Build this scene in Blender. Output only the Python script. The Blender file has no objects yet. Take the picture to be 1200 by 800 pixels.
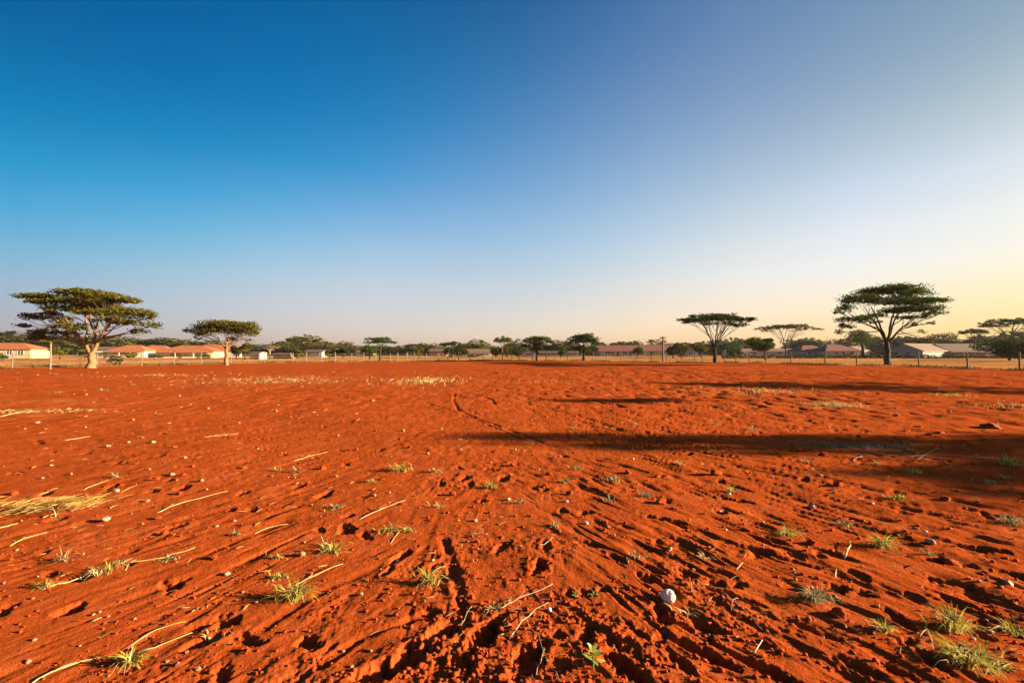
import bpy, bmesh, math, random
import numpy as np
from mathutils import Vector, Matrix

random.seed(7)
rng = np.random.default_rng(7)
scene = bpy.context.scene
COL = scene.collection
R = math.radians

# ------------------------------------------------------------------ camera
CAM_H = 1.5
FPX = 1200 * 16.0 / 36.0          # focal length in photo pixels (1200 wide)
HORIZON = 413.0
PITCH = math.atan((HORIZON - 400.0) / FPX)
cam_d = bpy.data.cameras.new('camera')
cam_d.lens = 16.0
cam_d.sensor_width = 36.0
cam_d.clip_start = 0.05
cam_d.clip_end = 20000
cam = bpy.data.objects.new('camera', cam_d)
cam.location = (0, 0, CAM_H)
cam.rotation_euler = (math.pi / 2 + PITCH, 0, 0)
COL.objects.link(cam)
scene.camera = cam

# ------------------------------------------------------------------ sky and sun
SUN_EL, SUN_AZ = R(12.5), R(92.0)           # azimuth clockwise from the view direction (+Y)
sun_dir = Vector((math.sin(SUN_AZ) * math.cos(SUN_EL), math.cos(SUN_AZ) * math.cos(SUN_EL), math.sin(SUN_EL)))
world = bpy.data.worlds.new('World')
scene.world = world
world.use_nodes = True
wn, wl = world.node_tree.nodes, world.node_tree.links
wn.clear()
w_out = wn.new('ShaderNodeOutputWorld')
w_bg = wn.new('ShaderNodeBackground')
w_sky = wn.new('ShaderNodeTexSky')
w_sky.sky_type = 'NISHITA'
w_sky.sun_disc = False
w_sky.sun_elevation = SUN_EL
w_sky.sun_rotation = SUN_AZ
w_sky.air_density = 1.0
w_sky.dust_density = 1.0
w_sky.ozone_density = 2.0
w_bg.inputs['Strength'].default_value = 0.071
# evening haze tint over the physical sky: rows of (sin azimuth, [(sin elevation, rgb gain)])
SKY_TINT = [
    (-0.742, [(0.0, (0.270, 0.241, 0.386)), (0.03, (0.255, 0.228, 0.353)), (0.06, (0.244, 0.223, 0.314)), (0.1, (0.238, 0.241, 0.298)), (0.15, (0.187, 0.267, 0.312)), (0.21, (0.094, 0.276, 0.337)), (0.28, (0.032, 0.263, 0.348)), (0.36, (0.008, 0.218, 0.325)), (0.45, (0.004, 0.167, 0.290)), (0.54, (0.003, 0.145, 0.274)), (0.62, (0.003, 0.143, 0.273))]),
    (-0.6, [(0.0, (0.351, 0.307, 0.450)), (0.03, (0.340, 0.294, 0.414)), (0.06, (0.334, 0.289, 0.370)), (0.1, (0.355, 0.308, 0.353)), (0.15, (0.319, 0.347, 0.369)), (0.21, (0.208, 0.364, 0.403)), (0.28, (0.092, 0.344, 0.425)), (0.36, (0.022, 0.290, 0.411)), (0.45, (0.007, 0.232, 0.377)), (0.54, (0.004, 0.198, 0.348)), (0.62, (0.004, 0.184, 0.333))]),
    (-0.45, [(0.0, (0.455, 0.376, 0.524)), (0.03, (0.445, 0.362, 0.481)), (0.06, (0.445, 0.356, 0.429)), (0.1, (0.486, 0.378, 0.408)), (0.15, (0.482, 0.427, 0.426)), (0.21, (0.382, 0.454, 0.467)), (0.28, (0.213, 0.430, 0.500)), (0.36, (0.063, 0.370, 0.497)), (0.45, (0.019, 0.307, 0.465)), (0.54, (0.008, 0.256, 0.421)), (0.62, (0.006, 0.223, 0.385))]),
    (-0.3, [(0.0, (0.549, 0.445, 0.597)), (0.03, (0.537, 0.425, 0.543)), (0.06, (0.535, 0.414, 0.478)), (0.1, (0.585, 0.433, 0.451)), (0.15, (0.603, 0.486, 0.468)), (0.21, (0.534, 0.519, 0.513)), (0.28, (0.358, 0.497, 0.554)), (0.36, (0.142, 0.438, 0.559)), (0.45, (0.050, 0.371, 0.526)), (0.54, (0.021, 0.303, 0.469)), (0.62, (0.015, 0.247, 0.413))]),
    (-0.15, [(0.0, (0.619, 0.500, 0.650)), (0.03, (0.601, 0.475, 0.585)), (0.06, (0.593, 0.457, 0.509)), (0.1, (0.639, 0.470, 0.477)), (0.15, (0.659, 0.519, 0.493)), (0.21, (0.607, 0.554, 0.538)), (0.28, (0.464, 0.541, 0.579)), (0.36, (0.270, 0.487, 0.586)), (0.45, (0.128, 0.414, 0.553)), (0.54, (0.064, 0.334, 0.489)), (0.62, (0.038, 0.260, 0.420))]),
    (0.0, [(0.0, (0.664, 0.533, 0.653)), (0.03, (0.645, 0.507, 0.591)), (0.06, (0.634, 0.487, 0.517)), (0.1, (0.679, 0.495, 0.486)), (0.15, (0.697, 0.542, 0.503)), (0.21, (0.651, 0.577, 0.546)), (0.28, (0.541, 0.572, 0.583)), (0.36, (0.389, 0.522, 0.588)), (0.45, (0.236, 0.445, 0.555)), (0.54, (0.131, 0.357, 0.495)), (0.62, (0.075, 0.275, 0.425))]),
    (0.15, [(0.0, (0.682, 0.537, 0.595)), (0.03, (0.669, 0.517, 0.551)), (0.06, (0.668, 0.502, 0.496)), (0.1, (0.725, 0.512, 0.477)), (0.15, (0.754, 0.562, 0.500)), (0.21, (0.721, 0.601, 0.541)), (0.28, (0.627, 0.599, 0.572)), (0.36, (0.508, 0.550, 0.572)), (0.45, (0.366, 0.470, 0.543)), (0.54, (0.228, 0.382, 0.494)), (0.62, (0.139, 0.303, 0.438))]),
    (0.3, [(0.0, (0.683, 0.497, 0.491)), (0.03, (0.680, 0.487, 0.469)), (0.06, (0.699, 0.483, 0.440)), (0.1, (0.755, 0.512, 0.440)), (0.15, (0.813, 0.570, 0.476)), (0.21, (0.806, 0.616, 0.518)), (0.28, (0.721, 0.615, 0.543)), (0.36, (0.605, 0.564, 0.539)), (0.45, (0.469, 0.483, 0.515)), (0.54, (0.326, 0.404, 0.483)), (0.62, (0.225, 0.342, 0.449))]),
    (0.45, [(0.0, (0.599, 0.444, 0.407)), (0.03, (0.606, 0.442, 0.398)), (0.06, (0.643, 0.449, 0.387)), (0.1, (0.721, 0.489, 0.408)), (0.15, (0.808, 0.558, 0.464)), (0.21, (0.838, 0.601, 0.472)), (0.28, (0.771, 0.604, 0.494)), (0.36, (0.645, 0.552, 0.486)), (0.45, (0.506, 0.475, 0.467)), (0.54, (0.383, 0.412, 0.451)), (0.62, (0.305, 0.372, 0.438))]),
    (0.6, [(0.0, (0.473, 0.365, 0.306)), (0.03, (0.484, 0.365, 0.299)), (0.06, (0.527, 0.384, 0.316)), (0.1, (0.611, 0.430, 0.353)), (0.15, (0.712, 0.508, 0.431)), (0.21, (0.771, 0.559, 0.459)), (0.28, (0.739, 0.570, 0.486)), (0.36, (0.617, 0.513, 0.420)), (0.45, (0.475, 0.444, 0.405)), (0.54, (0.383, 0.397, 0.398)), (0.62, (0.343, 0.379, 0.395))]),
    (0.739, [(0.0, (0.352, 0.290, 0.210)), (0.03, (0.362, 0.289, 0.204)), (0.06, (0.401, 0.307, 0.217)), (0.1, (0.480, 0.355, 0.255)), (0.15, (0.577, 0.431, 0.339)), (0.21, (0.650, 0.489, 0.383)), (0.28, (0.655, 0.510, 0.412)), (0.36, (0.552, 0.461, 0.355)), (0.45, (0.414, 0.400, 0.341)), (0.54, (0.350, 0.370, 0.339)), (0.62, (0.341, 0.366, 0.340))]),
]
TINT_MAX = max(v for _, st in SKY_TINT for _, t in st for v in t)


def wmath(op, a, b=None):
    n = wn.new('ShaderNodeMath'); n.operation = op
    for k_, v_ in enumerate((a, b)):
        if v_ is None: continue
        if isinstance(v_, (int, float)): n.inputs[k_].default_value = v_
        else: wl.new(v_, n.inputs[k_])
    return n.outputs[0]


w_tc = wn.new('ShaderNodeTexCoord'); w_sx = wn.new('ShaderNodeSeparateXYZ')
wl.new(w_tc.outputs['Generated'], w_sx.inputs[0])
w_h = wmath('SQRT', wmath('ADD', wmath('MULTIPLY', w_sx.outputs[0], w_sx.outputs[0]), wmath('MULTIPLY', w_sx.outputs[1], w_sx.outputs[1])))
w_a = wmath('DIVIDE', w_sx.outputs[0], wmath('MAXIMUM', w_h, .0001))
w_col, w_last = None, None
zen = [sum(st[-1][1][c] for _, st in SKY_TINT) / len(SKY_TINT) for c in range(3)]
for a_, st in SKY_TINT:
    n = wn.new('ShaderNodeValToRGB'); e = n.color_ramp.elements
    pts_ = st + [(.95, zen)]
    e[0].position, e[0].color = max(pts_[0][0], 0), (*[v / TINT_MAX for v in pts_[0][1]], 1)
    e[1].position, e[1].color = pts_[-1][0], (*[v / TINT_MAX for v in pts_[-1][1]], 1)
    for z_, t_ in pts_[1:-1]:
        q = e.new(z_); q.color = (*[v / TINT_MAX for v in t_], 1)
    wl.new(w_sx.outputs[2], n.inputs[0])
    if w_col is None: w_col = n.outputs[0]
    else:
        mr = wn.new('ShaderNodeMapRange'); mr.interpolation_type = 'LINEAR'
        mr.inputs['From Min'].default_value = w_last; mr.inputs['From Max'].default_value = a_
        wl.new(w_a, mr.inputs['Value'])
        mx_ = wn.new('ShaderNodeMix'); mx_.data_type = 'RGBA'
        wl.new(mr.outputs[0], mx_.inputs[0]); wl.new(w_col, mx_.inputs[6]); wl.new(n.outputs[0], mx_.inputs[7])
        w_col = mx_.outputs[2]
    w_last = a_
w_mul = wn.new('ShaderNodeVectorMath'); w_mul.operation = 'MULTIPLY'
wl.new(w_sky.outputs['Color'], w_mul.inputs[0]); wl.new(w_col, w_mul.inputs[1])
w_sc = wn.new('ShaderNodeVectorMath'); w_sc.operation = 'SCALE'; w_sc.inputs[3].default_value = TINT_MAX
wl.new(w_mul.outputs[0], w_sc.inputs[0])
wl.new(w_sc.outputs[0], w_bg.inputs['Color'])
wl.new(w_bg.outputs['Background'], w_out.inputs['Surface'])

sun_d = bpy.data.lights.new('sun', 'SUN')
sun_d.energy = 5.0
sun_d.angle = R(0.5)
sun_d.color = (1.0, 0.78, 0.50)
sun = bpy.data.objects.new('sun', sun_d)
sun.rotation_euler = sun_dir.to_track_quat('Z', 'Y').to_euler()
sun.location = (30, 0, 30)
COL.objects.link(sun)

scene.view_settings.view_transform = 'Standard'
scene.view_settings.look = 'None'
scene.view_settings.exposure = 2.6
scene.view_settings.gamma = 1.0


# ------------------------------------------------------------------ helpers
def tag(o, label=None, cat=None, group=None, kind=None):
    if label: o['label'] = label
    if cat: o['category'] = cat
    if group: o['group'] = group
    if kind: o['kind'] = kind
    return o


def empty(name, loc, rz=0.0):
    o = bpy.data.objects.new(name, None)
    o.location = loc
    o.rotation_euler = (0, 0, rz)
    o.empty_display_size = 0.2
    COL.objects.link(o)
    return o


def link(name, me, parent=None, mat=None):
    o = bpy.data.objects.new(name, me)
    if mat is not None:
        me.materials.clear()
        me.materials.append(mat)
    COL.objects.link(o)
    if parent is not None:
        o.parent = parent
    return o


def mesh_np(name, V, F, smooth=False):
    """V (n,3), F (m,k) with constant k"""
    V = np.asarray(V, dtype=np.float32)
    F = np.asarray(F, dtype=np.int32)
    me = bpy.data.meshes.new(name)
    me.vertices.add(len(V))
    me.vertices.foreach_set('co', V.ravel())
    k = F.shape[1]
    me.loops.add(F.size)
    me.loops.foreach_set('vertex_index', F.ravel())
    me.polygons.add(len(F))
    me.polygons.foreach_set('loop_start', np.arange(0, F.size, k, dtype=np.int32))
    me.polygons.foreach_set('loop_total', np.full(len(F), k, dtype=np.int32))
    if smooth:
        me.polygons.foreach_set('use_smooth', np.ones(len(F), dtype=bool))
    me.update(calc_edges=True)
    return me


class MB:
    def __init__(self):
        self.v, self.f = [], []

    def box(self, x0, x1, y0, y1, z0, z1):
        b = len(self.v)
        self.v += [(x0, y0, z0), (x1, y0, z0), (x1, y1, z0), (x0, y1, z0),
                   (x0, y0, z1), (x1, y0, z1), (x1, y1, z1), (x0, y1, z1)]
        for q in ((0, 3, 2, 1), (4, 5, 6, 7), (0, 1, 5, 4), (1, 2, 6, 5), (2, 3, 7, 6), (3, 0, 4, 7)):
            self.f.append(tuple(b + i for i in q))
        return self

    def poly(self, pts, faces):
        b = len(self.v)
        self.v += [tuple(p) for p in pts]
        self.f += [tuple(b + i for i in q) for q in faces]
        return self

    def tube(self, pts, rad, n=8, cap=True):
        pts = [Vector(p) for p in pts]
        if not hasattr(rad, '__len__'):
            rad = [rad] * len(pts)
        b = len(self.v)
        prev = None
        for i, p in enumerate(pts):
            t = (pts[min(i + 1, len(pts) - 1)] - pts[max(i - 1, 0)])
            if t.length < 1e-9: t = Vector((0, 0, 1))
            t.normalize()
            if prev is None:
                a = Vector((1, 0, 0)) if abs(t.x) < 0.8 else Vector((0, 1, 0))
                u = t.cross(a).normalized()
            else:
                u = (prev - t * prev.dot(t)).normalized()
            prev = u
            w = t.cross(u)
            for k in range(n):
                a = 2 * math.pi * k / n
                q = p + (u * math.cos(a) + w * math.sin(a)) * rad[i]
                self.v.append(tuple(q))
        for i in range(len(pts) - 1):
            for k in range(n):
                k2 = (k + 1) % n
                self.f.append((b + i * n + k, b + i * n + k2, b + (i + 1) * n + k2, b + (i + 1) * n + k))
        if cap:
            self.f.append(tuple(b + k for k in range(n))[::-1])
            self.f.append(tuple(b + (len(pts) - 1) * n + k for k in range(n)))
        return self

    def mesh(self, name, smooth=False):
        me = bpy.data.meshes.new(name)
        me.from_pydata(self.v, [], self.f)
        if smooth:
            me.polygons.foreach_set('use_smooth', [True] * len(me.polygons))
        me.update()
        return me

    def build(self, name, mat, parent=None, smooth=False):
        return link(name, self.mesh(name, smooth), parent, mat)


# ------------------------------------------------------------------ noise (numpy)
_perm = rng.permutation(4096).astype(np.int64)
_ang = rng.uniform(0, 2 * np.pi, 4096)
_gx, _gy = np.cos(_ang), np.sin(_ang)


def perlin(x, y, seed=0):
    x = np.asarray(x, dtype=np.float64) + seed * 37.17
    y = np.asarray(y, dtype=np.float64) + seed * 91.73
    xi, yi = np.floor(x).astype(np.int64), np.floor(y).astype(np.int64)
    xf, yf = x - xi, y - yi
    u = xf * xf * xf * (xf * (xf * 6 - 15) + 10)
    v = yf * yf * yf * (yf * (yf * 6 - 15) + 10)

    def g(ix, iy, dx, dy):
        h = _perm[(_perm[ix & 4095] + iy) & 4095]
        return _gx[h] * dx + _gy[h] * dy
    a = g(xi, yi, xf, yf); b = g(xi + 1, yi, xf - 1, yf)
    c = g(xi, yi + 1, xf, yf - 1); d = g(xi + 1, yi + 1, xf - 1, yf - 1)
    return 1.5 * ((a + u * (b - a)) + v * ((c + u * (d - c)) - (a + u * (b - a))))


def sstep(a, b, x):
    t = np.clip((np.asarray(x, dtype=np.float64) - a) / (b - a), 0, 1)
    return t * t * (3 - 2 * t)


# ------------------------------------------------------------------ photo pixel -> world
cp, sp = math.cos(PITCH), math.sin(PITCH)


def ray(px, py):
    x, y, z = (px - 600.0) / FPX, 1.0, -(py - 400.0) / FPX
    return Vector((x, y * cp - z * sp, y * sp + z * cp))


def G(px, py):
    """ground point (x, y) seen at photo pixel"""
    d = ray(px, py)
    t = -CAM_H / d.z
    return d.x * t, d.y * t


def at(px, py, Y):
    """point at distance Y seen at photo pixel"""
    d = ray(px, py)
    t = Y / d.y
    return Vector((d.x * t, Y, CAM_H + d.z * t))


# ------------------------------------------------------------------ ground height field
FENCE_PX = [(-260, 440), (-60, 434.5), (0, 432.5), (59, 431), (166, 429), (204, 428), (235, 427.3), (300, 425.8), (343, 425),
            (430, 424), (550, 423.3), (650, 423.3), (740, 424), (800, 425), (860, 425.6), (900, 426.2), (927, 427),
            (967, 428), (1004, 428.5), (1077, 429.5), (1134, 431.5), (1195, 434), (1260, 437), (1500, 447)]
FENCE = [G(*p) for p in FENCE_PX]
_fa = np.array([math.atan2(p[0], p[1]) for p in FENCE])
_fr = np.array([math.hypot(*p) for p in FENCE])


def fence_r(az):
    return np.interp(az, _fa, _fr)


GROOVES = [  # photo polyline, half width, depth (tyre marks and furrows)
    ([(533, 461), (531, 470), (537, 480), (553, 487), (575, 496), (600, 505), (640, 520)], .045, .03),
    ([(498, 472), (520, 478), (545, 487), (575, 499), (610, 514)], .04, .02),
    ([(540, 459), (562, 464), (576, 468), (580, 474)], .05, .03),
    ([(560, 456), (590, 463), (625, 474), (690, 490), (730, 505)], .045, .022),
    ([(520, 630), (529, 655), (537, 690), (546, 735)], .032, .035),
    ([(375, 780), (395, 765), (425, 745), (470, 730), (510, 715)], .026, .03),
    ([(345, 800), (372, 775), (390, 755)], .022, .02),
    ([(660, 490), (700, 497), (740, 507), (790, 512)], .06, .025),
]
GROOVES = [([G(*p) for p in pl], w, d) for pl, w, d in GROOVES]
PRINTS = [  # photo pixel, radius along/across (m), depth, heading
    (632, 663, .16, .08, .07, .3), (764, 668, .13, .055, .05, -.7), (846, 672, .16, .06, .06, -.9), (885, 643, .17, .07, .05, -1.0),
    (470, 650, .2, .06, .05, .4), (455, 668, .1, .05, .04, .2), (640, 640, .12, .06, .04, .0), (570, 745, .2, .1, .08, .5), (480, 770, .2, .12, .09, .7),
    (620, 775, .22, .11, .08, .4), (690, 745, .16, .08, .05, .3), (735, 790, .2, .09, .07, -.5), (520, 740, .17, .1, .07, .6),
    (860, 700, .2, .05, .045, -.9), (800, 735, .2, .05, .04, -.9), (1000, 690, .2, .05, .035, -1.0), (1115, 655, .2, .06, .05, -1.1),
    (930, 655, .2, .05, .04, -1.0), (1110, 675, .2, .045, .05, -1.0), (960, 740, .2, .05, .04, -.8), (830, 770, .2, .06, .05, -.8),
    (1150, 640, .2, .07, .05, -1.1), (590, 560, .2, .12, .04, .1), (545, 560, .17, .1, .04, .2), (780, 610, .22, .07, .05, -1.0),
    (705, 560, .25, .06, .04, -.9), (860, 585, .25, .06, .04, -1.0), (440, 790, .16, .1, .06, .7), (905, 790, .22, .06, .05, -.8),
]
_rp = random.Random(5)
for _ in range(150):
    py_ = 480 + 310 * _rp.random() ** 1.3; px_ = _rp.uniform(0, 1200)
    PRINTS.append((px_, py_, _rp.uniform(.07, .16), _rp.uniform(.05, .10), _rp.uniform(.02, .045), _rp.uniform(-1.2, 1.2)))
PRINTS = [(G(a, b), la * .72, lb * .62, d * .72, h) for a, b, la, lb, d, h in PRINTS]


def height(x, y):
    x = np.asarray(x, dtype=np.float64); y = np.asarray(y, dtype=np.float64)
    r = np.hypot(x, y)
    az = np.arctan2(x, y)
    z = np.zeros_like(r)
    far = sstep(70, 40, r)
    z += 0.10 * perlin(x / 16, y / 16, 1) * sstep(10, 40, r) * sstep(400, 120, r)
    z += 0.035 * perlin(x / 2.6, y / 2.6, 2) * sstep(80, 30, r)
    m6 = r < 60
    xs, ys, rs, azs = x[m6], y[m6], r[m6], az[m6]
    if xs.size:
        zz = np.zeros_like(xs)
        right = sstep(-.15, .35, azs)
        left = sstep(-.1, -.45, azs)
        mid = np.clip(1 - right - left, 0, 1)
        wob = 0.25 * perlin(xs / .9, ys / .9, 5)
        # wind-blown furrows, fanning out: heading differs from side to side
        for wgt, hd, s, amp in ((right, -.52, 11, .027), (left, .45, 12, .016), (mid, .05, 13, .008)):
            c, sn = math.cos(hd), math.sin(hd)
            al = xs * sn + ys * c
            ac = xs * c - ys * sn + wob * .25
            n1 = perlin(ac / .13, al / .72, s)
            n2 = perlin(ac / .048, al / .36, s + 1)
            n3 = perlin(ac / .33, al / 1.5, s + 3)
            fade2 = sstep(20, 8, rs)
            pit = np.maximum(0, n2 - .12) * fade2 * sstep(-.35, .35, perlin(xs / .7, ys / .7, s + 2))
            zz += wgt * amp * (-1.35 * np.maximum(0, n1 - .12) + .18 * n1 + .30 * n3 - 1.5 * pit + .16 * n2 * fade2)
        # broader swells that catch the low sun farther off
        farw = sstep(7, 16, rs) * (.55 + .6 * right)
        zz += farw * sstep(60, 40, rs) * (.030 * perlin(xs / .55, ys / .9, 51) + .022 * np.minimum(0, perlin(xs / .28, ys / .6, 52) + .1) * 2)
        zz += sstep(14, 30, rs) * (.5 + .6 * right) * .05 * perlin(xs / 1.3, ys / 2.2, 53)
        # lumps and crumbs
        rough = .30 + .62 * sstep(-.25, .45, perlin(xs / 1.3, ys / 1.3, 21)) + 0.85 * np.exp(-((xs - .0) / .6) ** 2 - ((ys - 2.2) / .4) ** 2)
        rough *= (1 - .40 * left) * (1 - .30 * right)
        n = perlin(xs / .23, ys / .23, 22)
        zz += .0155 * rough * np.sign(n) * np.abs(n) ** 1.25
        n = perlin(xs / .10, ys / .10, 23)
        zz += .0112 * rough * sstep(30, 12, rs) * (np.maximum(0, n) ** 1.2 - .9 * np.maximum(0, -n - .15))
        n = perlin(xs / .045, ys / .045, 24)
        msk = sstep(-.05, .5, perlin(xs / .5, ys / .5, 25))
        zz += .0072 * rough * (.2 + msk) * sstep(9, 4.5, rs) * n
        n = perlin(xs / .021, ys / .021, 26)
        zz += .0052 * rough * (.25 + msk) * sstep(5, 3, rs) * n
        for pl, w, d in GROOVES:
            P = np.array(pl)
            bx = (xs > P[:, 0].min() - .6) & (xs < P[:, 0].max() + .6) & (ys > P[:, 1].min() - .6) & (ys < P[:, 1].max() + .6)
            if not bx.any(): continue
            qx, qy = xs[bx], ys[bx]
            dm = np.full(qx.shape, 9.0)
            for (ax, ay), (cx, cy) in zip(pl[:-1], pl[1:]):
                ex, ey = cx - ax, cy - ay
                L2 = ex * ex + ey * ey + 1e-9
                t = np.clip(((qx - ax) * ex + (qy - ay) * ey) / L2, 0, 1)
                dm = np.minimum(dm, np.hypot(qx - ax - t * ex, qy - ay - t * ey))
            q = dm / w + .5 * perlin(qx / .11, qy / .11, 31) + .35 * perlin(qx / .035, qy / .035, 34)
            zz[bx] += -d * np.exp(-q ** 2) * (.55 + .6 * perlin(qx / .3, qy / .3, 35)) + .10 * d * np.exp(-((q - 1.7) / .7) ** 2)
        for (cx, cy), la, lb, d, hd in PRINTS:
            bx = (np.abs(xs - cx) < .7) & (np.abs(ys - cy) < .7)
            if not bx.any(): continue
            dx, dy = xs[bx] - cx, ys[bx] - cy
            c, sn = math.cos(hd), math.sin(hd)
            q = np.sqrt(((dx * sn + dy * c) / la) ** 2 + ((dx * c - dy * sn) / lb) ** 2) + .45 * perlin(xs[bx] / .09, ys[bx] / .09, 33) + .3 * perlin(xs[bx] / .03, ys[bx] / .03, 36)
            zz[bx] += -d * sstep(1.15, .55, q) + .10 * d * np.exp(-((q - 1.4) / .4) ** 2)
        z[m6] += zz
    # low bank under the fence
    fr = fence_r(az)
    z += 0.14 * np.exp(-((r - fr - 1.0) / 1.3) ** 2) * (r > 25)
    return z


def H1(x, y):
    return float(height(np.array([x]), np.array([y]))[0])


# ------------------------------------------------------------------ materials
def new_mat(name):
    m = bpy.data.materials.new(name)
    m.use_nodes = True
    nt = m.node_tree
    nt.nodes.clear()
    out = nt.nodes.new('ShaderNodeOutputMaterial')
    return m, nt, out


def N(nt, t, **kw):
    n = nt.nodes.new(t)
    for k, v in kw.items():
        setattr(n, k, v)
    return n


def ramp(nt, fac, stops):
    n = nt.nodes.new('ShaderNodeValToRGB')
    e = n.color_ramp.elements
    while len(e) > 1: e.remove(e[0])
    e[0].position, e[0].color = stops[0][0], (*stops[0][1], 1)
    for p, c in stops[1:]:
        k = e.new(p); k.color = (*c, 1)
    nt.links.new(fac, n.inputs['Fac'])
    return n.outputs['Color']


def mixc(nt, fac, a, b, mode='MIX'):
    n = nt.nodes.new('ShaderNodeMix')
    n.data_type = 'RGBA'; n.blend_type = mode
    for key, val in ((0, fac), (6, a), (7, b)):
        if isinstance(val, (int, float)): n.inputs[key].default_value = val
        elif isinstance(val, tuple): n.inputs[key].default_value = (*val, 1)
        else: nt.links.new(val, n.inputs[key])
    return n.outputs[2]


def noise(nt, scale, detail=4, rough=.6, vec=None, dist=0.0):
    n = nt.nodes.new('ShaderNodeTexNoise')
    n.inputs['Scale'].default_value = scale
    n.inputs['Detail'].default_value = detail
    n.inputs['Roughness'].default_value = rough
    n.inputs['Distortion'].default_value = dist
    if vec is not None: nt.links.new(vec, n.inputs['Vector'])
    return n.outputs['Fac']


def principled(nt, out, color, rough=.9, spec=.2, normal=None):
    p = nt.nodes.new('ShaderNodeBsdfPrincipled')
    if isinstance(color, tuple): p.inputs['Base Color'].default_value = (*color, 1)
    else: nt.links.new(color, p.inputs['Base Color'])
    p.inputs['Roughness'].default_value = rough
    p.inputs['Specular IOR Level'].default_value = spec
    if normal is not None: nt.links.new(normal, p.inputs['Normal'])
    nt.links.new(p.outputs[0], out.inputs['Surface'])
    return p


def bump(nt, h, strength, dist):
    b = nt.nodes.new('ShaderNodeBump')
    b.inputs['Strength'].default_value = strength
    b.inputs['Distance'].default_value = dist
    nt.links.new(h, b.inputs['Height'])
    return b.outputs['Normal']


def simple(name, c1, c2, scale=3.0, rough=.85, spec=.2, bumpd=0.0, obj=True):
    m, nt, out = new_mat(name)
    tc = N(nt, 'ShaderNodeTexCoord')
    v = tc.outputs['Object']
    f = noise(nt, scale, 5, .65, v)
    col = ramp(nt, f, [(.3, c1), (.7, c2)])
    nm = bump(nt, noise(nt, scale * 6, 4, .6, v), .6, bumpd) if bumpd else None
    principled(nt, out, col, rough, spec, nm)
    return m


def foliage_mat(name, dark, mid, light, trans=.3):
    m, nt, out = new_mat(name)
    g = N(nt, 'ShaderNodeNewGeometry')
    tc = N(nt, 'ShaderNodeTexCoord')
    n = noise(nt, 1.1, 3, .6, tc.outputs['Object'])
    c = ramp(nt, g.outputs['Random Per Island'], [(0, dark), (.5, mid), (1, light)])
    c = mixc(nt, .6, c, ramp(nt, n, [(.35, dark), (.65, light)]))
    d = N(nt, 'ShaderNodeBsdfDiffuse'); t = N(nt, 'ShaderNodeBsdfTranslucent'); mx = N(nt, 'ShaderNodeMixShader')
    nt.links.new(c, d.inputs['Color']); nt.links.new(c, t.inputs['Color'])
    mx.inputs[0].default_value = trans
    nt.links.new(d.outputs[0], mx.inputs[1]); nt.links.new(t.outputs[0], mx.inputs[2])
    nt.links.new(mx.outputs[0], out.inputs['Surface'])
    return m


def ground_mat():
    m, nt, out = new_mat('red_soil')
    tc = N(nt, 'ShaderNodeTexCoord')
    v = tc.outputs['Object']
    big = noise(nt, .55, 5, .6, v)
    fine = noise(nt, 22, 6, .7, v)
    grain = noise(nt, 260, 3, .7, v)
    c = ramp(nt, big, [(.3, (.20, .036, .0075)), (.5, (.245, .044, .009)), (.72, (.29, .056, .012))])
    c = mixc(nt, .55, c, ramp(nt, fine, [(.25, (.165, .027, .006)), (.5, (.245, .044, .009)), (.78, (.31, .066, .016))]))
    c = mixc(nt, .25, c, ramp(nt, grain, [(.3, (.15, .024, .005)), (.7, (.38, .080, .016))]))
    pt = noise(nt, 1.7, 6, .7, v, .4)
    c = mixc(nt, .45, c, ramp(nt, pt, [(.32, (.175, .030, .0065)), (.5, (.245, .044, .009)), (.68, (.32, .078, .022))]))
    a = N(nt, 'ShaderNodeAttribute', attribute_name='dry')
    dn = noise(nt, .35, 5, .65, v)
    dn2 = noise(nt, 3.0, 5, .7, v)
    dcol = ramp(nt, dn, [(.3, (.28, .10, .028)), (.5, (.33, .15, .05)), (.7, (.31, .18, .065))])
    dcol = mixc(nt, .35, dcol, ramp(nt, dn2, [(.3, (.19, .075, .024)), (.7, (.36, .20, .08))]))
    c = mixc(nt, a.outputs['Fac'], c, dcol)
    h = noise(nt, 60, 5, .7, v)
    h2 = noise(nt, 7, 6, .7, v)
    ad = N(nt, 'ShaderNodeMath', operation='MULTIPLY_ADD')
    nt.links.new(h2, ad.inputs[0]); ad.inputs[1].default_value = 3.0; nt.links.new(h, ad.inputs[2])
    ad2 = N(nt, 'ShaderNodeMath', operation='MULTIPLY_ADD')
    nt.links.new(noise(nt, 210, 4, .75, v), ad2.inputs[0]); ad2.inputs[1].default_value = .45; nt.links.new(ad.outputs[0], ad2.inputs[2])
    nm = bump(nt, ad2.outputs[0], .8, .014)
    principled(nt, out, c, 1.0, 0.0, nm)
    return m


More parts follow.
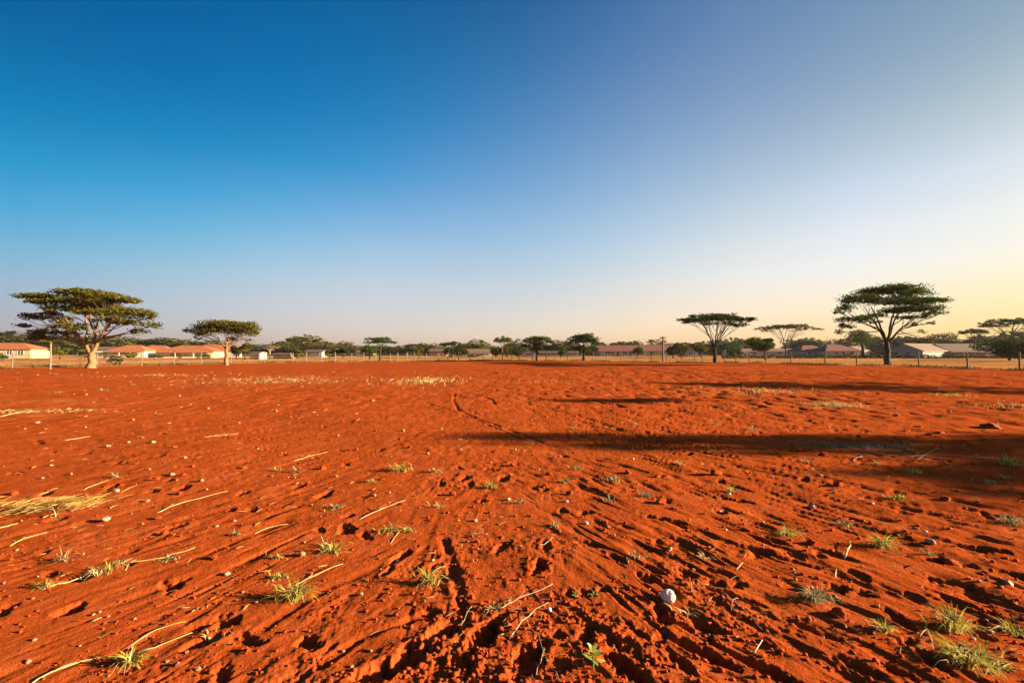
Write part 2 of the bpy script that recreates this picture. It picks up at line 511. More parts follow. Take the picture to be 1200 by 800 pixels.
M = {}
M['soil'] = ground_mat()
M['clod'] = simple('soil_lump', (.20, .029, .005), (.29, .048, .007), 25, .95, .08, .01)
M['stone_white'] = simple('white_stone', (0.4805, 0.403, 0.341), (0.62, 0.5735, 0.527), 30, .7, .3, .004)
M['pebble_tan'] = simple('tan_pebble', (0.1904, 0.102, 0.051), (0.2992, 0.1836, 0.0952), 40, .75, .25, .003)
M['pebble_pale'] = simple('pale_pebble', (0.2025, 0.135, 0.08438), (0.3038, 0.225, 0.1575), 40, .75, .25, .003)
M['pebble_dark'] = simple('dark_pebble', (.10, .055, .04), (.20, .09, .06), 40, .85, .2, .003)
for k_ in ('stone_white', 'pebble_tan', 'pebble_pale'):   # red dust clinging to the lower sides
    nt_ = M[k_].node_tree
    pb = next(n_ for n_ in nt_.nodes if n_.type == 'BSDF_PRINCIPLED')
    src = pb.inputs['Base Color'].links[0].from_socket
    tc_ = next(n_ for n_ in nt_.nodes if n_.type == 'TEX_COORD')
    sx3 = N(nt_, 'ShaderNodeSeparateXYZ'); nt_.links.new(tc_.outputs['Object'], sx3.inputs[0])
    ad_ = N(nt_, 'ShaderNodeMath', operation='MULTIPLY_ADD'); nt_.links.new(noise(nt_, 4, 5, .65, tc_.outputs['Object']), ad_.inputs[0])
    ad_.inputs[1].default_value = 1.1; nt_.links.new(sx3.outputs[2], ad_.inputs[2])
    mr_ = N(nt_, 'ShaderNodeMapRange'); nt_.links.new(ad_.outputs[0], mr_.inputs['Value'])
    mr_.inputs['From Min'].default_value = .75; mr_.inputs['From Max'].default_value = .1
    mr_.inputs['To Min'].default_value = .10; mr_.inputs['To Max'].default_value = .85
    nt_.links.new(mixc(nt_, mr_.outputs[0], src, (.27, .075, .025)), pb.inputs['Base Color'])
M['straw'] = simple('straw', (0.288, 0.185, 0.0624), (0.3917, 0.2829, 0.1152), 18, .7, .25, .001)
M['twig'] = simple('twig', (0.24, 0.162, 0.096), (0.36, 0.276, 0.18), 22, .8, .2, .001)
M['bark'] = simple('bark', (0.12, 0.06435, 0.02813), (0.204, 0.1188, 0.0525), 3.5, .9, .15, .05)
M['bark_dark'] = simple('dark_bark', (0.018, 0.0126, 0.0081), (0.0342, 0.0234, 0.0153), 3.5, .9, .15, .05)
M['bark_pale'] = simple('pale_bark', (0.27, 0.21, 0.1425), (0.375, 0.3, 0.21), 3.5, .9, .15, .05)
M['leaf_olive'] = foliage_mat('olive_leaves', (0.0391, 0.0374, 0.005), (0.069, 0.0616, 0.007), (0.1035, 0.088, 0.012), .28)
M['leaf_green'] = foliage_mat('green_leaves', (0.021, 0.035, 0.007), (0.0364, 0.056, 0.0098), (0.0595, 0.077, 0.014), .30)
M['leaf_dark'] = foliage_mat('dark_leaves', (0.0165, 0.027, 0.0075), (0.0285, 0.042, 0.0105), (0.045, 0.0585, 0.0135), .25)
M['leaf_dry'] = foliage_mat('brownish_leaves', (0.05625, 0.045, 0.01875), (0.0825, 0.06375, 0.02625), (0.1125, 0.08625, 0.03375), .25)
M['leaf_far'] = foliage_mat('far_leaves', (.028, .028, .010), (.045, .042, .013), (.070, .060, .018), .2)
M['field_grass'] = foliage_mat('field_grass', (.20, .10, .03), (.28, .16, .055), (.36, .23, .09), .2)
M['straw_litter'] = foliage_mat('litter_straw', (.16, .085, .03), (.24, .14, .05), (.34, .22, .085), .1)
M['straw_heap'] = foliage_mat('heap_straw', (.30, .17, .04), (.40, .25, .07), (.50, .34, .12), .2)
M['grass_green'] = foliage_mat('green_grass', (0.1215, 0.133, 0.011), (0.297, 0.28, 0.0308), (0.567, 0.462, 0.11), .35)
M['grass_dry'] = foliage_mat('dry_grass', (0.255, 0.1725, 0.06), (0.375, 0.2775, 0.105), (0.465, 0.375, 0.18), .25)
M['grass_grey'] = foliage_mat('greyish_grass', (0.091, 0.084, 0.042), (0.182, 0.161, 0.084), (0.294, 0.259, 0.154), .25)
M['plant_leaf'] = foliage_mat('plant_leaves', (.16, .21, .04), (.27, .31, .07), (.42, .42, .14), .35)
M['weed'] = foliage_mat('weeds', (0.036, 0.028, 0.0112), (0.072, 0.052, 0.02), (0.16, 0.112, 0.04), .2)
M['wall_white'] = simple('white_render', (0.2736, 0.2376, 0.1872), (0.3456, 0.3024, 0.2448), 1.2, .9, .1, .01)
M['wall_cream'] = simple('cream_render', (0.255, 0.195, 0.1125), (0.315, 0.2475, 0.15), 1.2, .9, .1, .01)
M['wall_grey'] = simple('grey_render', (0.1913, 0.1865, 0.1817), (0.2486, 0.239, 0.2295), 1.2, .9, .1, .01)
M['wall_brown'] = simple('brown_brick', (0.21, 0.098, 0.056), (0.294, 0.14, 0.077), 3, .9, .1, .01)
M['roof_orange'] = simple('orange_tiles', (0.1951, 0.0634, 0.02439), (0.2634, 0.09265, 0.03658), 2.0, .85, .15, .03)
M['roof_red'] = simple('maroon_sheet', (0.1109, 0.03868, 0.0315), (0.1512, 0.05652, 0.04095), 2.0, .7, .25, .02)
M['roof_tan'] = simple('tan_sheet', (0.1177, 0.06975, 0.04241), (0.1432, 0.08835, 0.0558), 2.0, .7, .25, .02)
M['roof_brown'] = simple('brown_sheet', (0.091, 0.0546, 0.03413), (0.1274, 0.07735, 0.05005), 2.0, .75, .2, .02)
M['pane'] = simple('dark_glass', (.025, .03, .035), (.05, .055, .06), 2.0, .15, .5)
M['frame'] = simple('painted_frame', (0.44, 0.4, 0.352), (0.528, 0.48, 0.432), 2.0, .7, .2)
M['door'] = simple('dark_door', (.10, .06, .045), (.17, .10, .07), 2.0, .7, .2)
M['post_wood'] = simple('weathered_post', (0.09, 0.0675, 0.05063), (0.1575, 0.1237, 0.09), 8, .9, .1, .01)
M['post_white'] = simple('pale_post', (0.129, 0.1042, 0.07936), (0.1786, 0.1488, 0.119), 8, .9, .1, .01)
M['wire'] = simple('rusty_wire', (.18, .13, .10), (.26, .20, .16), 8, .7, .3)
M['hedge'] = foliage_mat('hedge_leaves', (.030, .034, .010), (.050, .052, .014), (.08, .075, .02), .2)

# ------------------------------------------------------------------ ground sheet
ANG_D = 57.0
a_dense = np.linspace(R(-ANG_D), R(ANG_D), 1040)
a_sparse = np.linspace(R(ANG_D), R(360 - ANG_D), 72)[1:-1]
ang = np.concatenate([a_dense, a_sparse])
rows = [0.02]
r = 0.25
while r < 1300:
    rows.append(r)
    if r < 1.65: dr = .045
    elif r < 12: dr = max(.0046, .8 * r * r / 683.0)
    elif r < 20: dr = .125
    elif r < 45: dr = .3
    elif r < 100: dr = .9
    elif r < 300: dr = 8
    else: dr = r * .2
    r += dr
rows.append(1400)
rr = np.array(rows)
AA, RR = np.meshgrid(ang, rr)
X, Y = (RR * np.sin(AA)).ravel(), (RR * np.cos(AA)).ravel()
Z = height(X, Y)
na, nr = len(ang), len(rr)
i0 = np.arange(na); i1 = (i0 + 1) % na
j = np.arange(nr - 1)[:, None] * na
F = np.stack([j + i0, j + i1, j + na + i1, j + na + i0], axis=-1).reshape(-1, 4)
F = F[:, ::-1]
gme = mesh_np('ground', np.stack([X, Y, Z], 1), F, True)
az_all = np.arctan2(X, Y)
fr_all = fence_r(az_all)
rad = np.hypot(X, Y)
edge = fr_all + 1.5 * perlin(X / 4, Y / 4, 41)
dry = .95 * sstep(-1.5, 1.5, rad - edge)
for px, py, sx, sy, s in ((325, 445, 5.5, 4.0, .5), (500, 446, 2.2, 3.0, .6), (890, 458, 3.0, 2.0, .3), (975, 475, 1.2, .9, .35), (60, 590, .8, .3, .3), (40, 484, 2, .8, .35), (60, 470, 3, 1.0, .3), (180, 440, 5, 3, .25)):
    cx, cy = G(px, py)
    dry = np.maximum(dry, s * np.exp(-((X - cx) / sx) ** 2 - ((Y - cy) / sy) ** 2) * sstep(-.25, .45, perlin(X / .6, Y / .6, 42)))
at_ = gme.attributes.new('dry', 'FLOAT', 'POINT')
at_.data.foreach_set('value', dry.astype(np.float32))
tag(link('ground', gme, None, M['soil']), kind='structure')


# ------------------------------------------------------------------ foliage / trees
def leaf_mesh(name, P, size, up=.35, asp=.5, rg=rng):
    """one small pointed quad per point"""
    n = len(P)
    P = np.asarray(P)
    nrm = rg.normal(size=(n, 3)); nrm[:, 2] = nrm[:, 2] + np.sign(nrm[:, 2]) * up * 2
    nrm /= np.linalg.norm(nrm, axis=1)[:, None]
    t = rg.normal(size=(n, 3))
    t -= nrm * (t * nrm).sum(1)[:, None]
    t /= np.linalg.norm(t, axis=1)[:, None]
    b = np.cross(nrm, t)
    s = (size * rg.uniform(.55, 1.3, n))[:, None]
    V = np.stack([P - t * s * .5, P + b * s * asp * .5 + t * s * .05, P + t * s * .5, P - b * s * asp * .5 + t * s * .05], 1).reshape(-1, 3)
    return mesh_np(name, V, np.arange(4 * n).reshape(-1, 4))


def pad_points(rg, c, rx, ry, rz, n):
    """flat ragged foliage pad: clumps inside a lens, thicker on top"""
    nc = max(5, n // 24)
    a = rg.uniform(0, 2 * np.pi, nc); q = np.sqrt(rg.uniform(0, 1, nc)) * rg.uniform(.8, 1.08, nc)
    cz = rg.uniform(-.6, .9, nc) * np.sqrt(np.clip(1.15 - q ** 2, .05, 1))
    C = np.stack([c[0] + rx * q * np.cos(a), c[1] + ry * q * np.sin(a), c[2] + rz * cz - .3 * rz * q ** 2], 1)
    sk = np.exp(rg.normal(size=nc) * .4)
    k = rg.choice(nc, n, p=sk ** 2 / (sk ** 2).sum())
    sp = np.array([rx * .13 + .05, ry * .13 + .05, rz * .16 + .025])
    return C[k] + np.clip(rg.normal(size=(n, 3)), -1.7, 1.7) * sp * np.minimum(sk, 1.5)[k][:, None]


def bez(p0, p1, p2, n, rg, wob=0.0):
    out = []
    for i in range(n + 1):
        t = i / n
        p = (1 - t) ** 2 * np.asarray(p0) + 2 * t * (1 - t) * np.asarray(p1) + t * t * np.asarray(p2)
        if 0 < i < n: p = p + rg.normal(size=3) * wob
        out.append(p)
    return out


def make_tree(name, base, trunk_r, fork_h, lean, limbs, pads, leaf, leaf_n, mats, seed, up=.3, flare=1.5, twigs=3, sides=9):
    """base world xyz; limbs: list of (tip xyz rel.); pads: (x,y,z,rx,ry,rz) rel."""
    rg = np.random.default_rng(seed)
    root = empty(name, base)
    fork = np.array([lean[0], lean[1], fork_h])
    tb = MB()
    path, rad_ = [], []
    for i in range(7):
        t = i / 6
        p = np.array([lean[0] * t ** 1.5, lean[1] * t ** 1.5, -.15 + (fork_h + .15) * t]) + (rg.normal(size=3) * trunk_r * .12 if 0 < i < 6 else 0)
        path.append(p); rad_.append(trunk_r * (1 + (flare - 1) * (1 - t) ** 4) * (1 - .18 * t))
    # stub past the fork closes the crotch
    path.append(fork + np.array([0, 0, trunk_r * .8])); rad_.append(trunk_r * .45)
    tb.tube(path, rad_, sides)
    tb.build('trunk', mats[0], root, True)
    limbs = [np.array(l, dtype=float) for l in limbs]
    assign = {i: [] for i in range(len(limbs))}
    for p in pads:
        d = [np.linalg.norm((np.array(p[:3]) - l) * np.array([1, .6, 1])) for l in limbs]
        assign[int(np.argmin(d))].append(p)
    for i, tip in enumerate(limbs):
        lb = MB()
        mid = fork + (tip - fork) * np.array([.42, .42, .58])
        start = fork - np.array([0, 0, trunk_r * .5])
        r0 = trunk_r * (.62 if len(limbs) <= 3 else .5)
        pth = bez(start, mid, tip, 8, rg, trunk_r * .12)
        lb.tube(pth, [r0 * (1 - .72 * k / 8) for k in range(9)], 7)
        for p in assign[i]:
            k = int(rg.integers(3, 8))
            s = pth[k]
            c = np.array(p[:3]) - np.array([0, 0, p[5] * .3])
            m2 = s + (c - s) * np.array([.45, .45, .35 if c[2] > s[2] else .7])
            sub = bez(s, m2, c, 6, rg, trunk_r * .10)
            rs_ = r0 * (1 - .72 * k / 8) * .62
            lb.tube(sub, [max(.012, rs_ * (1 - .8 * q / 6)) for q in range(7)], 5)
            for _ in range(twigs):
                s2 = sub[int(rg.integers(2, 6))]
                a = rg.uniform(0, 2 * np.pi); q = rg.uniform(.4, .95)
                e = np.array([p[0] + p[3] * q * math.cos(a), p[1] + p[4] * q * math.sin(a), p[2] + rg.uniform(-.2, .35) * p[5]])
                lb.tube(bez(s2, s2 + (e - s2) * np.array([.5, .5, .3]), e, 4, rg, trunk_r * .06), [max(.009, rs_ * .45 * (1 - .7 * q2 / 4)) for q2 in range(5)], 4)
        lb.build('limb', mats[0], root, True)
    vol = np.array([p[3] * p[4] for p in pads]); vol = vol / vol.sum()
    P = np.concatenate([pad_points(rg, p[:3], p[3], p[4], p[5], max(30, int(leaf_n * v))) for p, v in zip(pads, vol)])
    link('crown', leaf_mesh('crown', P, leaf, up, .55, rg), root, mats[1])
    return root


def px_pads(lst, bx, by, Y, seed, depth, extra=0):
    """pads listed as photo pixels, spread in depth"""
    rg = np.random.default_rng(seed)
    s = Y / FPX
    out = []
    tops_ = sorted(q[1] for q in lst)
    tier = tops_[0] + .25 * (tops_[-1] - tops_[0])
    for (x, y, hw, hh) in lst:
        dx, dz = (x - bx) * s, (by - y) * s
        k = 1 + (extra if y < tier else 0)
        for e in range(k):
            q = math.sqrt(max(.05, 1 - (dx / (depth * 1.25)) ** 2))
            dy = rg.uniform(-1, 1) * depth * q if e or abs(dx) < depth * .7 else rg.uniform(-.5, .5) * depth * q
            jx = rg.normal() * hw * s * .2 if e else 0
            bx_, zc_ = (bx - 600) / FPX, CAM_H
            f_ = (Y + dy) / Y
            wx_, wz_ = (bx_ * Y + dx) * f_ - bx_ * Y, zc_ + (dz - zc_) * f_
            out.append((wx_ + jx, dy, wz_ - (.15 * abs(dy) / depth if e else 0), hw * s * (1 if not e else .85), hw * s * rg.uniform(.7, 1.0), hh * s * 1.08))
    return out


def base_at(px, py):
    x, y = G(px, py)
    return (x, y, H1(x, y))


# --- big umbrella tree, left
b = base_at(107, 431)
s1 = b[1] / FPX
pads = px_pads([(92, 342, 22, 3), (118, 345, 22, 3.5), (141, 351, 18, 3), (100, 352, 28, 4), (44, 347, 20, 3), (62, 352, 20, 3.5), (37, 353, 10, 2.2), (128, 366, 18, 4), (150, 365, 22, 4),
                (165, 371, 16, 4), (173, 381, 11, 4), (160, 388, 10, 3), (40, 371, 16, 3), (56, 367, 12, 2.5), (29, 381, 9, 1.8), (72, 374, 14, 4), (79, 382, 16, 4.5), (58, 390, 20, 4.5), (47, 395, 12, 3),
                (96, 365, 12, 3), (108, 359, 28, 4), (75, 361, 17, 3.5), (125, 374, 14, 3), (143, 378, 14, 3)], 107, 431, b[1], 11, 4.2, 1)
root = make_tree('acacia_tree', b, .33, 1.35, (.02, 0), [(-1.5, -.2, 3.6), (1.5, .3, 4.2), (.15, .5, 4.6)], pads, .24, 27000,
                 (M['bark'], M['leaf_olive']), 101, flare=1.55)
tag(root, 'largest flat crowned acacia at far left with forked sunlit trunk before white houses', 'tree', 'umbrella acacias on the field')

# --- second acacia, left
b = base_at(265, 428)
pads = px_pads([(262, 379, 22, 3.5), (240, 383, 16, 3.5), (285, 382, 16, 4), (225, 387, 10, 2.5), (298, 386, 8, 3), (262, 387, 26, 3.5), (237, 391, 12, 3), (288, 391, 14, 4),
                (281, 397, 12, 3.5), (232, 396, 6, 1.8), (300, 389, 6, 2), (250, 385, 14, 3)], 265, 428, b[1], 12, 3.0, 1)
root = make_tree('acacia_tree', b, .21, 1.9, (.0, 0), [(-1.3, -.2, 3.4), (-.3, .9, 3.6), (.5, -.7, 3.6), (1.2, .2, 3.4)], pads, .21, 11000,
                 (M['bark'], M['leaf_olive']), 102, flare=1.35)
tag(root, 'compact flat crowned acacia standing at the fence in front of orange roofs', 'tree', 'umbrella acacias on the field')

# --- big tree, right
b = base_at(1040, 428)
pads = px_pads([(1045, 339, 34, 4), (1073, 342, 18, 4), (1010, 350, 20, 5), (990, 361, 13, 4.5), (1086, 352, 18, 3.5), (1055, 352, 28, 4), (1078, 361, 24, 4), (1101, 366, 12, 3),
                (1058, 363, 22, 3.2), (983, 364, 8, 3.5), (1000, 374, 18, 4), (990, 382, 11, 4), (1024, 369, 13, 3), (985, 389, 6, 2.5), (1085, 371, 9, 2.5), (1076, 380, 6, 2),
                (1093, 378, 6, 2), (1083, 388, 4, 2.5), (1088, 397, 3, 2), (1030, 378, 7, 2), (1060, 372, 14, 2.5)], 1040, 428, b[1], 13, 5.0, 1)
root = make_tree('acacia_tree', b, .30, 2.6, (.0, 0), [(-2.4, -.3, 6.0), (-1.0, 1.0, 7.0), (.4, -.8, 7.2), (2.0, .6, 6.6), (3.0, -.2, 5.4)], pads, .24, 23000,
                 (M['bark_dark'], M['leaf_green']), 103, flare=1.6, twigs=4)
tag(root, 'tallest acacia at right, dark trunk with layered green crown against yellow sky', 'tree', 'umbrella acacias on the field')


def umbrella(base, R_, top, thick, fork_h, trunk_r, leaf, n, mats, seed, name='acacia_tree', npads=16, drop=.35, nl=5, twigs=3, up=.3, squash=1.0):
    rg = np.random.default_rng(seed)
    pads, limbs = [], []
    for k in range(npads):
        a = k * 2.39996 + rg.uniform(-.3, .3); q = math.sqrt((k + .5) / npads) * .88
        pr = R_ * rg.uniform(.24, .36)
        pads.append((R_ * q * math.cos(a), R_ * squash * q * math.sin(a), top - thick * .5 - drop * R_ * q ** 2.2 * rg.uniform(.5, 1.15) + rg.uniform(-.1, .1) * thick, pr, pr, thick * rg.uniform(.35, .6)))
    for k in range(nl):
        a = k * 2 * math.pi / nl + rg.uniform(-.3, .3) + .3
        limbs.append((R_ * .42 * math.cos(a), R_ * .42 * squash * math.sin(a), fork_h + (top - fork_h) * rg.uniform(.62, .78)))
    return make_tree(name, base, trunk_r, fork_h, (rg.uniform(-.1, .1), 0), limbs, pads, leaf, n, mats, seed, up=up, twigs=twigs)


def round_tree(base, R_, zc, rz, trunk_r, leaf, n, mats, seed, name='bushy_tree', blobs=9, parts=True):
    """dense tree: uneven clumps spread through an ellipsoid"""
    rg = np.random.default_rng(seed)
    root = empty(name, base)
    P = []
    cs = []
    for k in range(blobs):
        d = rg.normal(size=3); d /= np.linalg.norm(d)
        q = rg.uniform(.35, .72)
        c = np.array([d[0] * R_ * q, d[1] * R_ * q, zc + d[2] * rz * q])
        br = rg.uniform(.32, .5)
        cs.append(c)
        m = n // blobs
        v = rg.normal(size=(m, 3)); v /= np.linalg.norm(v, axis=1)[:, None]
        v *= (rg.uniform(.35, 1.05, m) ** .6)[:, None] * (1 + .22 * np.sin(v[:, 0] * 5 + k) * np.cos(v[:, 2] * 6 + k))[:, None]
        P.append(c + v * np.array([R_ * br, R_ * br, rz * br * .95]))
    P = np.concatenate(P)
    P = P[P[:, 2] > .1]
    tb = MB()
    hh = zc - rz * .2
    tb.tube([(0, 0, -.15), (rg.normal() * .04, 0, hh * .4), (rg.normal() * .06, 0, hh * .75), (0, 0, hh)], [trunk_r * 1.4, trunk_r, trunk_r * .85, trunk_r * .5], 8)
    tk = None
    for c in cs:
        tb.tube(bez((0, 0, hh * .6), (c[0] * .3, c[1] * .3, hh * .95), c, 4, rg, .02), [trunk_r * .5, trunk_r * .42, trunk_r * .3, trunk_r * .2, trunk_r * .1], 5)
    tb.build('trunk', mats[0], root, True)
    link('crown', leaf_mesh('crown', P, leaf, .15, .6, rg), root, mats[1])
    return root


def copy_tree(o, loc, rz=0, sc=(1, 1, 1)):
    c = o.copy(); COL.objects.link(c)
    c.location = loc; c.rotation_euler = (0, 0, rz); c.scale = sc
    for ch in o.children:
        d = ch.copy(); COL.objects.link(d); d.parent = c
        for g in ch.children:
            e = g.copy(); COL.objects.link(e); e.parent = d
    return c


UG = 'umbrella acacias on the field'
# mid-distance umbrella, right of centre
b = base_at(838, 425.5)
k = b[1] / FPX
t = umbrella(b, 38 * k, 58 * k, 6 * k, 15 * k, .22, .26, 8500, (M['bark_dark'], M['leaf_dark']), 104, npads=22, drop=.34, nl=7, twigs=4)
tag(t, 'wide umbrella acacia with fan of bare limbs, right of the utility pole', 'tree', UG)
# thin flat one behind, further right
x, y = at(921, 417, 135).xy
t = umbrella((x, y, H1(x, y)), 7.4, 10.0, 1.1, 2.6, .24, .42, 4200, (M['bark_dark'], M['leaf_dry']), 105, npads=20, drop=.22, nl=6, twigs=4)
tag(t, 'thin brownish flat topped acacia behind the dense round tree, beside maroon roofs', 'tree', UG)
# small ones along the fence, middle
b = base_at(445, 423.4); k = b[1] / FPX
pads = px_pads([(446, 397, 12, 2), (436, 400.5, 8, 1.8), (456, 400.5, 8, 1.8), (447, 400, 12, 2), (430, 401.5, 4, 1.3), (461, 401.5, 3.5, 1)], 445, 423.4, b[1], 14, 2.2, 1)
t = make_tree('acacia_tree', b, .16, 2.2, (.1, 0), [(-.5, 0, 3.2), (.5, .3, 3.2), (.1, -.4, 3.4)], pads, .26, 2400, (M['bark_dark'], M['leaf_green']), 106)
tag(t, 'small flat green acacia at the fence with a dense bush at its left', 'tree', UG)
x, y = at(529, 417, 130).xy; k = 130 / FPX
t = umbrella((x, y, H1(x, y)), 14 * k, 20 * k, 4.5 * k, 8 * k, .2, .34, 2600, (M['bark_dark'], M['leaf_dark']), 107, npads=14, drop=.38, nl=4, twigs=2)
tag(t, 'small dark mushroom shaped acacia left of the tan roofed house in the middle', 'tree', UG)
x, y = at(589, 419, 112).xy; k = 112 / FPX
t = umbrella((x, y, H1(x, y)), 12 * k, 26 * k, 6 * k, 12 * k, .12, .30, 2400, (M['bark'], M['leaf_olive']), 108, npads=14, drop=.34, nl=4, twigs=2)
tag(t, 'slim umbrella acacia on a pale trunk right of the tan roofed middle house', 'tree', UG)
b = base_at(629, 423.6); k = b[1] / FPX
pads = px_pads([(630, 397, 13, 2.5), (620, 400, 9, 2.5), (640, 400, 8, 2.2), (617, 406, 7, 2.5), (628, 403, 13, 3), (640, 407, 6, 2.5), (625, 409, 7, 2.5), (634, 409, 6, 3)], 629, 423.6, b[1], 15, 2.2, 1)
t = make_tree('acacia_tree', b, .17, 1.7, (.0, 0), [(-.8, 0, 2.8), (.7, .3, 2.8), (.1, -.4, 3.4)], pads, .27, 4200, (M['bark_dark'], M['leaf_green']), 109)
tag(t, 'two tiered green acacia at the fence near the centre, yellowish on its right', 'tree', UG)
b = base_at(684, 423.4); k = b[1] / FPX
pads = px_pads([(684, 394.5, 12, 3), (674, 398, 9, 3.2), (694, 398, 8, 3.2), (670, 403, 6, 3), (698, 403, 5, 3), (684, 401, 13, 3.4), (673, 409, 7, 3), (695, 409, 7, 3), (684, 408, 9, 3)], 684, 423.4, b[1], 16, 2.3, 1)
t = make_tree('rounded_tree', b, .22, 1.7, (.0, 0), [(-1.0, 0, 3.0), (.9, .3, 3.0), (.1, -.5, 3.8), (0, .8, 3.4)], pads, .28, 4600, (M['bark_dark'], M['leaf_dark']), 110)
tag(t, 'rounded dark tree at the fence left of the long white walled house', 'tree', 'rounded trees')

# distant right edge acacias
for (px, Yd, Rr, top, sd, lab) in ((1142, 175, 13.5, 384.5, 111, 'small hazy acacia above the dark roofs between two larger crowns at right'),
                                   (1184, 120, 28, 372, 112, 'broad acacia at the right edge of the photo above the dark bush')):
    x, y = at(px, 416, Yd).xy; k = Yd / FPX
    t = umbrella((x, y, H1(x, y)), Rr * k, CAM_H + (413 - top) * k, 5 * k, (CAM_H + (413 - top) * k) * .42, .3, .4, 3800, (M['bark_dark'], M['leaf_dark']), sd, npads=18, drop=.4, nl=5, twigs=3)
    tag(t, lab, 'tree', UG)

# trees out of frame at right that throw the long shadows across the field
b = (29.8, 5.4, H1(29.8, 5.4))
pads = [(-.4, 1.5, 6.35, 1.0, .75, .34), (.1, 1.35, 5.9, 1.3, .8, .4), (.5, 1.2, 5.5, 1.5, .85, .4), (.6, .3, 5.1, 1.5, 1.3, .4), (.2, -.7, 4.7, 1.6, 1.2, .4),
        (.9, -1.4, 4.9, 1.0, .7, .35), (.7, 1.5, 4.7, 1.2, .9, .4), (1.5, .1, 4.5, 1.4, 1.0, .4), (.3, -1.7, 5.3, .9, .5, .3), (1.2, -2.2, 4.6, 1.0, .5, .3)]
t = make_tree('acacia_tree', b, .2, 2.0, (0, 0), [(0, .9, 4.6), (.8, -.4, 3.9), (-.2, -.8, 3.8)], pads, .22, 5200, (M['bark_dark'], M['leaf_green']), 120)
tag(t, 'acacia standing to the right of the photo whose long shadow crosses the middle ground', 'tree', 'acacias beyond the right edge of the photo')
b = (42.5, 19.0, H1(42.5, 19.0))
pads = [(-.6, 2.0, 7.35, 1.5, 1.1, .4), (0, 1.2, 7.0, 2.0, 1.6, .4), (.5, 2.4, 6.7, 1.6, 1.3, .4), (.3, -.2, 6.4, 2.0, 1.8, .45), (.5, -1.6, 5.9, 1.8, 1.5, .4),
        (1.2, -2.8, 5.4, 1.4, 1.0, .35), (1.6, .6, 6.0, 1.8, 1.6, .4), (1.5, 2.8, 5.7, 1.4, 1.1, .4), (1.8, -1.2, 5.2, 1.5, 1.3, .4)]
t = make_tree('acacia_tree', b, .24, 2.6, (0, 0), [(0, 1.2, 5.6), (.8, -.8, 4.9), (-.2, -.2, 5.4)], pads, .24, 5200, (M['bark_dark'], M['leaf_green']), 121)
tag(t, 'acacia standing to the right of the photo whose long shadow falls before the fence', 'tree', 'acacias beyond the right edge of the photo')
b = (31.2, 3.5, H1(31.2, 3.5))  # extra unseen tree, added to dapple shade over the right foreground
pads = [(.2, 1.2, 5.6, 1.5, .45, .3), (.6, .5, 5.4, 1.6, .35, .3), (-.2, -.2, 5.3, 1.2, .3, .25), (.9, .1, 5.1, 1.4, .3, .3), (.3, -.7, 5.2, 1.0, .25, .25), (.8, 1.0, 5.0, 1.5, .35, .3)]
t = make_tree('acacia_tree', b, .16, 2.4, (0, 0), [(0, .7, 4.6), (.5, -.3, 4.4), (-.2, .2, 4.5)], pads, .2, 2600, (M['bark_dark'], M['leaf_green']), 123)
tag(t, 'thin crowned acacia added out of view at right to shade the near soil', 'tree', 'acacias beyond the right edge of the photo')
b = (25.3, 13.6, H1(25.3, 13.6))
pads = [(0, 0, 5.0, .8, .45, .22), (.3, .1, 4.7, .7, .45, .2), (-.4, -.1, 4.8, .6, .4, .2)]
t = make_tree('acacia_sapling', b, .06, 1.6, (0, 0), [(-.2, 0, 3.9), (.2, .1, 3.8)], pads, .2, 700, (M['bark_dark'], M['leaf_green']), 122)
tag(t, 'thin acacia sapling standing to the right of the photo between two acacias', 'sapling', 'acacias beyond the right edge of the photo')

